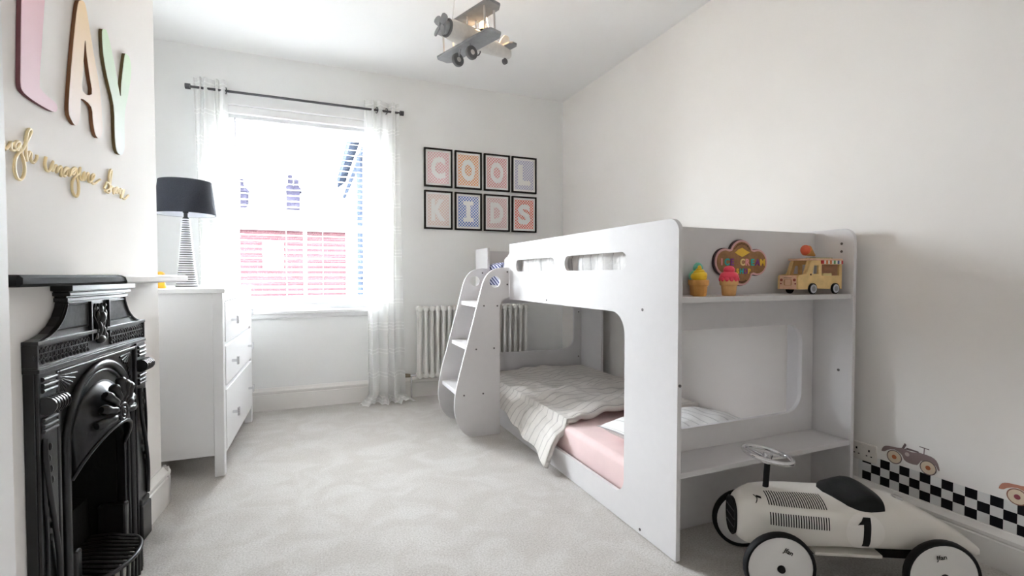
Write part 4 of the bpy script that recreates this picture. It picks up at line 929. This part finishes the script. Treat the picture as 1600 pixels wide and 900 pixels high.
for k, c in enumerate((0, 1, 2, 1, 2, 1, 3, 1, 4, 1, 0)):
    x = 0.131 + 0.0117 * k; G().box(x, x + 0.0115, -VW - 0.006, -VW - 0.0005, 0.124, 0.138).obj('awning_stripe', AW[c], vn, world=False)
for wx in (0.078, 0.214):
    for y0, y1 in ((-VW - 0.008, -VW - 0.001), (VW + 0.001, VW + 0.008)):
        o = G().cyl((wx, y0, 0.0225), (wx, y1, 0.0225), 0.0222, n=24).obj('wheel', BLACK, vn, world=False, smooth=40)
        yy = y0 - 0.0015 if y0 < 0 else y1 + 0.0015
        G().cyl((wx, yy, 0.0225), (wx, (y0 + y1) / 2, 0.0225), 0.0175, n=24).obj('rim', mat('van_rim', (0.55, 0.56, 0.62), 0.4), o, world=False, smooth=40)
        G().cyl((wx, yy - (0.001 if y0 < 0 else -0.001), 0.0225), (wx, yy, 0.0225), 0.011, n=18).obj('hub', mat('van_hub', (0.30, 0.30, 0.32), 0.5), o, world=False, smooth=40)
g = G()
for y in (-0.029, 0.029): g.cyl((-0.0012, y, 0.058), (0.002, y, 0.058), 0.0055, n=12)
g.obj('headlamp', mat('van_lamp', (0.35, 0.08, 0.05), 0.5), vn, world=False, smooth=40)
g = G()
for y in (-0.033, 0.031): g.cyl((-0.001, y, 0.043), (0.002, y, 0.043), 0.003, n=10)
g.obj('side_light', mat('van_side_lamp', (0.3, 0.05, 0.04), 0.5), vn, world=False)
G().prism([rrect(-0.016, 0.016, 0.036, 0.060, 0.003), rrect(-0.0145, 0.0145, 0.0375, 0.0585, 0.003)], lambda a, b: (-0.0008, a, b), lambda a, b: (0.001, a, b)).obj('grille', mat('burnt_line', (0.45, 0.22, 0.08), 0.7), vn, world=False)
G().tube([(-0.0006, -0.017 + 0.0018 * i, 0.0665 + 0.002 * math.sin(i * 2.2)) for i in range(20)], 0.0006, 5).obj('front_script', DK, vn, world=False)
G().cyl((0.072, -VW - 0.001, 0.080), (0.072, -VW + 0.002, 0.080), 0.004, n=10).obj('door_knob', DK, vn, world=False)
Mx = Matrix.Rotation(math.radians(-100), 4, 'Y')
co = G().lathe([(0.004, 0), (0.022, 0.05), (0.023, 0.053), (0.0004, 0.053)], 16, (0.157, 0.0, 0.160), Matrix.Rotation(math.radians(-68), 4, 'Y')).obj('roof_cone', WAFER, vn, world=False, smooth=40)
G().sphere((0.101, 0, 0.182), 0.021, 14, 10, (0.7, 1, 1)).obj('roof_ice_cream', mat('roof_scoop', (0.60, 0.10, 0.04), 0.6), co, world=False, smooth=60)
g = G().box(0.13, 0.235, -0.024, 0.02, 0.1462, 0.151)
g.obj('roof_sign', mat('roof_sign_green', (0.42, 0.42, 0.22), 0.6, noise=0.3, nscale=120), vn, world=False)

# ------------------------------------------------------------------ ride-on racing car (local x rearward, y to the far side)
ca = math.radians(-28)
car = thing('ride_on_car', 'cream ride-on toy racing car with number 1 in front of the bunk end', 'ride-on car', (1.391, 1.172, 0), ca)
def Cc(g, name, m, par=None, **k): return g.obj(name, m, par or car, world=False, **k)
ST = [(-0.086, 0.248, 0.133, 0.043), (-0.075, 0.262, 0.121, 0.056), (-0.055, 0.275, 0.112, 0.070), (-0.02, 0.287, 0.108, 0.086), (0.03, 0.292, 0.110, 0.098), (0.10, 0.291, 0.122, 0.107), (0.19, 0.288, 0.130, 0.114), (0.29, 0.287, 0.132, 0.118), (0.37, 0.284, 0.132, 0.116), (0.43, 0.270, 0.132, 0.108), (0.49, 0.245, 0.130, 0.094), (0.55, 0.212, 0.126, 0.075), (0.61, 0.175, 0.120, 0.05), (0.655, 0.140, 0.098, 0.030), (0.680, 0.118, 0.094, 0.010)]
def car_sec(x):
    for a, b in zip(ST, ST[1:]):
        if a[0] <= x <= b[0]:
            t = (x - a[0]) / (b[0] - a[0]); return tuple(a[i] + (b[i] - a[i]) * t for i in (1, 2, 3))
    return ST[-1][1:] if x > 0 else ST[0][1:]
def car_pt(x, ph, off=0.0):
    zt, zb, w_ = car_sec(x); zc = zb + (zt - zb) * 0.42; e = 2 / 2.9
    c, s_ = math.cos(ph), math.sin(ph); hy = w_ + off; hz = (zt - zc if s_ > 0 else zc - zb) + off
    return (x, hy * math.copysign(abs(c) ** e, c), zc + hz * math.copysign(abs(s_) ** e, s_))
NA = 40; v = []; f = []
xs = [-0.086, -0.083, -0.078, -0.070, -0.06, -0.045, -0.02, 0.01, 0.05, 0.1, 0.15, 0.2, 0.25, 0.3, 0.35, 0.39, 0.43, 0.46, 0.49, 0.52, 0.55, 0.58, 0.61, 0.635, 0.655, 0.680]
for x in xs: v += [car_pt(x, 2 * PI * i / NA) for i in range(NA)]
for k in range(len(xs) - 1):
    for i in range(NA): j = (i + 1) % NA; f.append((k * NA + i, k * NA + j, (k + 1) * NA + j, (k + 1) * NA + i))
f += [tuple(range(NA))[::-1], tuple(range((len(xs) - 1) * NA, len(xs) * NA))]
body = Cc(G().add(v, f), 'body', CARW, smooth=40)
Cc(G().box(0.13, 0.33, -0.100, 0.100, 0.118, 0.128), 'running_board', CARW, bevel=0.002)
Cc(G().box(0.10, 0.56, -0.05, 0.05, 0.095, 0.125), 'chassis', BLACK)
# grille
gl = [(0.042 * math.copysign(abs(math.cos(a)) ** 0.75, math.cos(a)), 0.190 + 0.060 * math.copysign(abs(math.sin(a)) ** 0.85, math.sin(a))) for a in [2 * PI * i / 28 for i in range(28)]]
gi = [(0.86 * y, 0.190 + (z - 0.190) * 0.9) for y, z in gl]
gr_ = Cc(G().prism([gl], lambda a, b: (-0.0925, a, b), lambda a, b: (-0.080, a, b)), 'grille', BLACK, bevel=0.002)
Cc(G().tube([(-0.0925, y, z) for y, z in gl], 0.003, 6, True), 'grille_rim', BLACKF, gr_, smooth=60)
for k in range(3):
    z = 0.162 + 0.027 * k; Cc(G().box(-0.0945, -0.0915, -0.034, 0.034, z - 0.0025, z + 0.0025), 'grille_bar', STEEL, gr_)
# louvres on the bonnet side: black slots following the surface
def slot(x, a0, a1):
    P0_ = [car_pt(x - 0.0016, a0 + (a1 - a0) * i / 5, 0.0008) for i in range(6)]; P1_ = [car_pt(x + 0.0016, a0 + (a1 - a0) * i / 5, 0.0008) for i in range(6)]
    return P0_ + P1_, [(i, i + 1, 6 + i + 1, 6 + i) for i in range(5)]
LV = mat('louvre_black', (0.012, 0.012, 0.012), 0.7, spec=0.15)
for (a0, a1, nm) in ((math.radians(-180 + 55), 0, 0),): pass
def zang(x, z):  # angle on the near side for a height z
    zt, zb, w_ = car_sec(x); zc = zb + (zt - zb) * 0.42
    s_ = (z - zc) / (zt - zc if z > zc else zc - zb); s_ = max(-0.999, min(0.999, s_)); return PI - math.asin(math.copysign(abs(s_) ** 1.45, s_))
for (za, zb_, x0, x1) in ((0.2895, 0.262, 0.0, 0.165), (0.243, 0.205, 0.0, 0.165)):
    g = G()
    for k in range(24):
        x = x0 + (x1 - x0) * k / 23; zt = car_sec(x)[0]; za_ = min(za, zt - 0.0015)
        g.add(*slot(x, zang(x, za_), zang(x, zb_)))
    Cc(g, 'louvres', LV, body, fix=False)['kind'] = 'stuff'
# number roundel wrapped on the near side
def side_pt(x, z, off): return car_pt(x, zang(x, z), off)
def decal(poly, off): # poly in (x, z); triangulated fan grid mapped on the body
    tr = tessellate_polygon([[Vector((a, b, 0)) for a, b in poly]]); return [side_pt(a, b, off) for a, b in poly], [tuple(t) for t in tr]
rc = (0.268, 0.206)
g = G(); nr_ = 8
rows = []
for k in range(nr_ + 1):
    r = 0.056 * k / nr_
    rows.append([side_pt(rc[0] + r * math.cos(2 * PI * i / 32), rc[1] + r * math.sin(2 * PI * i / 32), 0.0010) for i in range(32)])
v = [p for rw in rows for p in rw]; f = [(k * 32 + i, k * 32 + (i + 1) % 32, (k + 1) * 32 + (i + 1) % 32, (k + 1) * 32 + i) for k in range(nr_) for i in range(32)]
rd = Cc(G().add(v, f), 'number_roundel', mat('roundel_white', (0.76, 0.73, 0.69), 0.4), body, fix=False, smooth=60)
g = G()
def strip(x0, x1, z0, z1, n=8, sl=0.0):
    vv = []
    for i in range(n + 1):
        z = z0 + (z1 - z0) * i / n; vv += [side_pt(x0 + sl * i / n, z, 0.0018), side_pt(x1 + sl * i / n, z, 0.0018)]
    return vv, [(2 * i, 2 * i + 1, 2 * i + 3, 2 * i + 2) for i in range(n)]
g.add(*strip(rc[0] - 0.008, rc[0] + 0.013, rc[1] - 0.044, rc[1] + 0.044, sl=0.004))
g.add([side_pt(rc[0] - 0.004, rc[1] + 0.044, 0.0019), side_pt(rc[0] - 0.004, rc[1] + 0.024, 0.0019), side_pt(rc[0] - 0.022, rc[1] + 0.022, 0.0019), side_pt(rc[0] - 0.010, rc[1] + 0.034, 0.0019)], [(0, 1, 2, 3)])
Cc(g, 'number_one', LV, rd, fix=False)
# emblem on the nose
g = G()
for a in (0.55, 0.85, 1.15): g.tube([car_pt(-0.030 + 0.012 * t, PI - 0.95 - a * 0.12 + (t - 0.5) * 0.10, 0.001) for t in (0, 0.5, 1)], 0.0013, 5)
g.tube([car_pt(-0.036 + 0.006 * math.sin(t * PI), PI - 1.20 + 0.42 * t, 0.001) for t in [i / 8 for i in range(9)]], 0.0014, 5)
Cc(g, 'nose_emblem', LV, body)
# seat
def seat_fn(u, v):
    x = 0.190 + 0.148 * u
    zt = lerp_path([(0, 0.290), (0, 0.292), (0, 0.294), (0, 0.299), (0, 0.308), (0, 0.314), (0, 0.313), (0, 0.303)], u)[1]
    w_ = lerp_path([(0, 0.020), (0, 0.060), (0, 0.084), (0, 0.094), (0, 0.098), (0, 0.099), (0, 0.097), (0, 0.094)], u)[1]
    zl = 0.286 - 0.032 * min(1, u * 1.6)
    a = PI * v; return (x, -w_ * math.copysign(abs(math.cos(a)) ** 0.6, math.cos(a)) , zl + (zt - zl) * abs(math.sin(a)) ** 0.55)
g = G().grid(24, 24, seat_fn); n_ = 25
g.f.append(tuple(range(n_))); g.f.append(tuple(range(24 * n_, 25 * n_))[::-1])
Cc(g, 'seat', mat('black_vinyl', (0.006, 0.007, 0.007), 0.45, spec=0.22, bump=0.2, bscale=200), smooth=50)
Cc(G().lathe([(0.0004, 0), (0.017, 0), (0.017, 0.003), (0.012, 0.007), (0.0004, 0.008)], 20, (0.432, 0, 0.2685), Matrix.Rotation(math.radians(18), 4, 'Y')), 'fuel_cap', CHROME, smooth=40)
# steering
cl = Cc(G().cyl((0.018, 0, 0.278), (0.024, 0, 0.372), 0.0095, n=14), 'steering_column', BLACK, smooth=40)
ax = Vector((0.168, 0, 1)).normalized(); cc = Vector((0.025, 0, 0.398))
sw = Cc(G().torus(cc, ax, 0.075, 0.0075, 40, 10), 'steering_wheel', CHROME, smooth=60)
g = G()
for a in (90, 210, 330):
    d_ = Matrix.Rotation(math.radians(a), 3, ax) @ ax.orthogonal().normalized(); g.tube([cc - ax * 0.012, cc - ax * 0.006 + d_ * 0.04, cc + d_ * 0.073], [0.009, 0.007, 0.006], 8, flat=0.6)
g.cyl(cc - ax * 0.028, cc + ax * 0.004, 0.013, 0.016, 16)
Cc(g, 'spokes', CHROME, sw, smooth=50)
# wheels
WR = 0.106
for wx, cx in ((0.0, 0), (0.462, 1)):
    for sgn in (-1, 1):
        y0 = sgn * 0.128; yo = sgn * 0.165
        wsteer = 0.0
        ty = G(); prof_ = [(0.093, 0.140), (0.101, 0.140), (WR, 0.145), (WR, 0.157), (0.102, 0.164), (0.096, 0.164), (0.0945, 0.160)]
        v = []; n = 40
        for r, yy in prof_: v += [(wx + r * math.cos(2 * PI * i / n), sgn * yy, WR + r * math.sin(2 * PI * i / n)) for i in range(n)]
        m_ = len(prof_); f = [(k * n + i, k * n + (i + 1) % n, ((k + 1) % m_) * n + (i + 1) % n, ((k + 1) % m_) * n + i) for k in range(m_) for i in range(n)]
        wl = Cc(ty.add(v, f), 'wheel', BLACK, smooth=50)
        g = G(); v = []
        pf = [(0.0952, 0.145), (0.0952, 0.160), (0.088, 0.1625), (0.072, 0.160), (0.030, 0.164), (0.014, 0.165), (0.0005, 0.165)]
        for r, yy in pf: v += [(wx + r * math.cos(2 * PI * i / n), sgn * yy, WR + r * math.sin(2 * PI * i / n)) for i in range(n)]
        f = [(k * n + i, k * n + (i + 1) % n, (k + 1) * n + (i + 1) % n, (k + 1) * n + i) for k in range(len(pf) - 1) for i in range(n)] + [tuple(range(n))]
        hb_ = Cc(g.add(v, f), 'wheel_disc', CARG, wl, smooth=50)
        Cc(G().cyl((wx, sgn * 0.164, WR), (wx, sgn * 0.172, WR), 0.0125, 0.010, 16), 'axle_cap', BLACK, wl, smooth=40)
        if sgn < 0:
            v, f = text_geo('Jfan', 0.020, 0.0002, 0.0003); a = math.radians(-25 if wx == 0 else 12); ox, oz = (0.020, 0.052) if wx == 0 else (-0.010, 0.058)
            Cc(G().add([(wx + ox + (p[0] * math.cos(a) - p[1] * math.sin(a)), -0.1634 - 0.0004 + p[2] * 0.1, WR + oz + (p[0] * math.sin(a) + p[1] * math.cos(a))) for p in v], f), 'wheel_script', LV, hb_)
    Cc(G().cyl((wx, -0.15, WR), (wx, 0.15, WR), 0.006, n=10), 'axle', STEEL)

# ------------------------------------------------------------------ stickers and socket on the right wall
ck = thing('checkered_sticker', 'black and white checkered sticker strip above the right skirting board', 'wall sticker', (XR, 0.9, 0.135))
WS = mat('sticker_white', (0.74, 0.74, 0.73), 0.6); BS = mat('sticker_black', (0.008, 0.007, 0.010), 0.6, spec=0.15)
sq = 0.0351
G().box(XR - 0.0006, XR, 0.30, 1.3345, 0.135, 0.135 + 3 * sq).obj('white_band', WS, ck)
b0 = G().box(-0.0012, -0.0006, -sq / 2, sq / 2, -sq / 2, sq / 2).obj('black_square', BS, ck, world=False)
first = True
for i in range(29):
    for r in range(3):
        if (i + r) % 2: continue
        y = 1.3185 - sq * (i + 0.5) ; z = sq * (r + 0.5)
        if first: b0.location = (0, y - 0.9, z); first = False
        else: copy_part(b0, ck, (0, y - 0.9, z))
def wall_car(label, y0, z0, body_c, hub_c):
    """vintage pedal-car sticker; car faces -Y; y0 = rear wheel, runs towards -Y"""
    t = thing('car_sticker', label, 'wall sticker', (XR, y0, z0), 0, 'vintage car wall stickers')
    def P(poly, a, b): return G().prism([poly], lambda u, q: (-a, -u, q), lambda u, q: (-b, -u, q))
    bm = mat('sticker_' + label[:5], body_c, 0.6); bd = tuple(c * 0.55 for c in body_c); bdm = mat('sticker_dark_' + label[:5], bd, 0.6)
    outl = [(-0.048, 0.010), (-0.040, 0.030), (-0.022, 0.038), (0.010, 0.041), (0.028, 0.046), (0.034, 0.044), (0.060, 0.040), (0.085, 0.046), (0.100, 0.046), (0.125, 0.044), (0.142, 0.034), (0.150, 0.014), (0.152, 0.0), (0.146, 0.002), (0.140, 0.014), (0.115, 0.022), (0.092, 0.016), (0.080, -0.004), (0.050, -0.006), (0.034, 0.002), (0.026, 0.018), (0.0, 0.030), (-0.026, 0.020), (-0.034, 0.012)]
    P(sm2(outl, 2), 0.0004, 0.0011).obj('car_body', bm, t, world=False)
    P([(0.026, 0.046), (0.034, 0.044), (0.042, 0.062), (0.036, 0.068)], 0.0004, 0.0013).obj('seat_back', bdm, t, world=False)
    P([(0.034, 0.043), (0.085, 0.045), (0.084, 0.050), (0.045, 0.052)], 0.0011, 0.0014).obj('seat', bdm, t, world=False)
    P([(0.100, 0.045), (0.103, 0.045), (0.104, 0.070), (0.101, 0.070)], 0.0004, 0.0013).obj('steering_post', bdm, t, world=False)
    P([(0.086, 0.072), (0.118, 0.070), (0.118, 0.067), (0.086, 0.069)], 0.0004, 0.0013).obj('steering_wheel', bdm, t, world=False)
    P(circ(0.045, 0.026, 0.008, 16), 0.0011, 0.0014).obj('roundel', mat('sticker_spot', (0.6, 0.5, 0.48), 0.6), t, world=False)
    for cx in (0.0, 0.116):
        wv = P(circ(cx, 0.0 if cx == 0 else -0.002, 0.0275, 28), 0.0012, 0.0016).obj('wheel', bdm, t, world=False)
        P(circ(cx, 0.0 if cx == 0 else -0.002, 0.0240, 28), 0.0016, 0.0019).obj('tyre', mat('sticker_tyre', (0.72, 0.60, 0.46), 0.6), wv, world=False)
        P(circ(cx, 0.0 if cx == 0 else -0.002, 0.0085, 18), 0.0019, 0.0022).obj('hub', mat('sticker_hub', hub_c, 0.6), wv, world=False)
wall_car('mauve vintage pedal car sticker above the checkered strip near the socket', 1.197, 0.268, (0.28, 0.20, 0.20), (0.45, 0.12, 0.04))
wall_car('terracotta vintage pedal car sticker cut off by the right photo border', 0.828, 0.262, (0.50, 0.22, 0.15), (0.30, 0.06, 0.08))
so = thing('power_socket', 'cream double power socket on the right wall beside the bunk bed', 'socket', (XR, 1.305, 0.250))
G().box(-0.011, -0.0002, -0.045, 0.06, -0.036, 0.040).obj('face_plate', SOCK, so, world=False, bevel=0.004)
g = G()
for y in (-0.018, 0.032): g.box(-0.0118, -0.0108, y - 0.003, y + 0.003, 0.008, 0.017).box(-0.0118, -0.0108, y - 0.012, y - 0.006, -0.012, -0.008).box(-0.0118, -0.0108, y + 0.006, y + 0.012, -0.012, -0.008)
g.obj('pin_holes', LV, so, world=False)
G().box(-0.0135, -0.0108, -0.002, 0.012, 0.02, 0.033).obj('switch', SOCK, so, world=False, bevel=0.001)

# ------------------------------------------------------------------ biplane pendant lamp (local x = nose direction)
NZ = Vector((-0.934, -0.357, 0)).normalized(); pang = math.atan2(NZ.y, NZ.x)
PC = Vector((0.705, 2.145, 2.085))
ap = thing('biplane_pendant_lamp', 'grey and white wooden biplane pendant lamp hanging from the ceiling', 'ceiling lamp', tuple(PC), pang)
def A_(g, name, m, par=None, **k): return g.obj(name, m, par or ap, world=False, **k)
fs = [(0.155, 0.034, 0.034), (0.135, 0.040, 0.040), (0.06, 0.042, 0.042), (-0.02, 0.040, 0.040), (-0.10, 0.032, 0.032), (-0.18, 0.022, 0.024), (-0.215, 0.016, 0.020), (-0.222, 0.009, 0.012)]
v = []; n = 16
for x, hy, hz in fs: v += [(x, hy * math.copysign(abs(math.cos(a)) ** 0.7, math.cos(a)), hz * math.copysign(abs(math.sin(a)) ** 0.7, math.sin(a))) for a in [2 * PI * i / n for i in range(n)]]
f = [(k * n + i, k * n + (i + 1) % n, (k + 1) * n + (i + 1) % n, (k + 1) * n + i) for k in range(len(fs) - 1) for i in range(n)] + [tuple(range(n)), tuple(range((len(fs) - 1) * n, len(fs) * n))[::-1]]
A_(G().add(v, f), 'fuselage', PLW, smooth=40)
en = A_(G().cyl((0.155, 0, 0), (0.180, 0, 0), 0.030, 0.022, 18), 'engine', PLG, smooth=40)
A_(G().torus((0.158, 0, 0), (1, 0, 0), 0.034, 0.006, 22, 8), 'engine_ring', PLD, en, smooth=60)
pr_ = A_(G().cyl((0.180, 0, 0), (0.205, 0, 0), 0.012, 0.008, 14), 'propeller', PLG, smooth=40)
for k in range(4):
    a = math.radians(35 + 90 * k); dy, dz = math.cos(a), math.sin(a)
    P = []
    bl_ = [(0.006, 0.006), (0.020, 0.015), (0.042, 0.017), (0.050, 0.010), (0.052, 0)]
    poly = [(r, w_) for r, w_ in bl_] + [(r, -w_) for r, w_ in bl_[::-1][1:]]
    A_(G().prism([poly], lambda r, w_: (0.190 + w_ * 0.25, r * dy - w_ * dz, r * dz + w_ * dy), lambda r, w_: (0.196 + w_ * 0.25, r * dy - w_ * dz, r * dz + w_ * dy)), 'propeller_blade', PLG, pr_)
def wing(z, x0, x1, hs_, name, m):
    poly = [(x0, -hs_ + 0.03), (x0 + 0.02, -hs_), (x1 - 0.012, -hs_), (x1, -hs_ + 0.012), (x1, hs_ - 0.012), (x1 - 0.012, hs_), (x0 + 0.02, hs_), (x0, hs_ - 0.03)]
    return A_(G().prism([poly], lambda a, b: (a, b, z - 0.006), lambda a, b: (a, b, z + 0.006)), name, m, bevel=0.003)
wing(-0.044, -0.005, 0.085, 0.195, 'lower_wing', PLG)
wing(0.075, 0.0, 0.090, 0.195, 'upper_wing', PLG)
for y in (-0.15, 0.15):
    for x in (0.012, 0.068): A_(G().cyl((x, y, -0.03), (x + 0.004, y, 0.07), 0.0045, n=8), 'strut', PLW, smooth=40)
for y in (-0.03, 0.03):
    for x in (0.02, 0.07): A_(G().cyl((x, y, 0.03), (x, y, 0.07), 0.0035, n=8), 'cabane_strut', PLW, smooth=40)
for y in (-0.05, 0.05):
    A_(G().cyl((0.060, y * 0.7, -0.048), (0.062, y, -0.094), 0.005, n=8), 'wheel_leg', PLG, smooth=40)
    wh = A_(G().cyl((0.062, y - 0.009, -0.094), (0.062, y + 0.009, -0.094), 0.030, n=24), 'wheel', PLD, smooth=40, bevel=0.004)
    A_(G().cyl((0.062, y - 0.0105, -0.094), (0.062, y + 0.0105, -0.094), 0.011, n=16), 'hub', PLW, wh, smooth=40)
tp_ = [(-0.155, 0.0), (-0.16, -0.055), (-0.175, -0.068), (-0.20, -0.068), (-0.212, -0.055), (-0.212, 0.055), (-0.20, 0.068), (-0.175, 0.068), (-0.16, 0.055)]
A_(G().prism([tp_], lambda a, b: (a, b, 0.018), lambda a, b: (a, b, 0.028)), 'tailplane', PLG, bevel=0.002)
fn_ = [(-0.145, 0.028), (-0.160, 0.060), (-0.180, 0.082), (-0.20, 0.086), (-0.212, 0.078), (-0.215, 0.028)]
A_(G().prism([fn_], lambda a, b: (a, -0.005, b), lambda a, b: (a, 0.005, b)), 'tail_fin', PLW, bevel=0.002)
tw = A_(G().cyl((-0.185, -0.006, -0.042), (-0.185, 0.006, -0.042), 0.014, n=16), 'tail_wheel', PLD, smooth=40)
A_(G().cyl((-0.185, 0, -0.04), (-0.18, 0, -0.018), 0.004, n=8), 'tail_wheel_leg', PLW, tw)
A_(G().tube([(0.0 + 0.03 * math.cos(a), 0, -0.042 - 0.028 * math.sin(a)) for a in [PI * i / 10 for i in range(11)]], 0.003, 6), 'wire_loop', STEEL, smooth=60)
BULB = mat('lit_bulb', (1, 0.85, 0.6), 0.3, emit=(1.0, 0.62, 0.28), estr=3.5)
hol = A_(G().cyl((-0.045, 0, 0.04), (-0.045, 0, 0.062), 0.014, n=14), 'bulb_holder', BLACKF, smooth=40)
A_(G().sphere((-0.045, 0, 0.080), 0.017, 16, 12, (1, 1, 1.15)), 'bulb', BULB, hol, smooth=60)
hook = Vector((0.64, 2.10, ZC)); im = PW[ap.name].inverted(); hk = im @ hook
A_(G().lathe([(0.0004, -0.03), (0.03, -0.03), (0.045, -0.012), (0.05, 0.0), (0.0004, 0.0)], 20, tuple(hk)), 'ceiling_rose', WHITE, smooth=40)
for q in ((0.13, 0.0, 0.04), (-0.10, 0.0, 0.03)):
    A_(G().cyl(q, (hk.x, hk.y, hk.z - 0.025), 0.002, n=6), 'cord', mat('white_cord', (0.85, 0.85, 0.84), 0.6), smooth=40)
pt = bpy.data.lights.new('bulb_light', 'POINT'); pt.energy = 3.0; pt.color = (1.0, 0.66, 0.34); pt.shadow_soft_size = 0.024
pto = bpy.data.objects.new('bulb_light', pt); COL.objects.link(pto); pto.location = tuple(PW[ap.name] @ Vector((-0.045, 0, 0.11)))
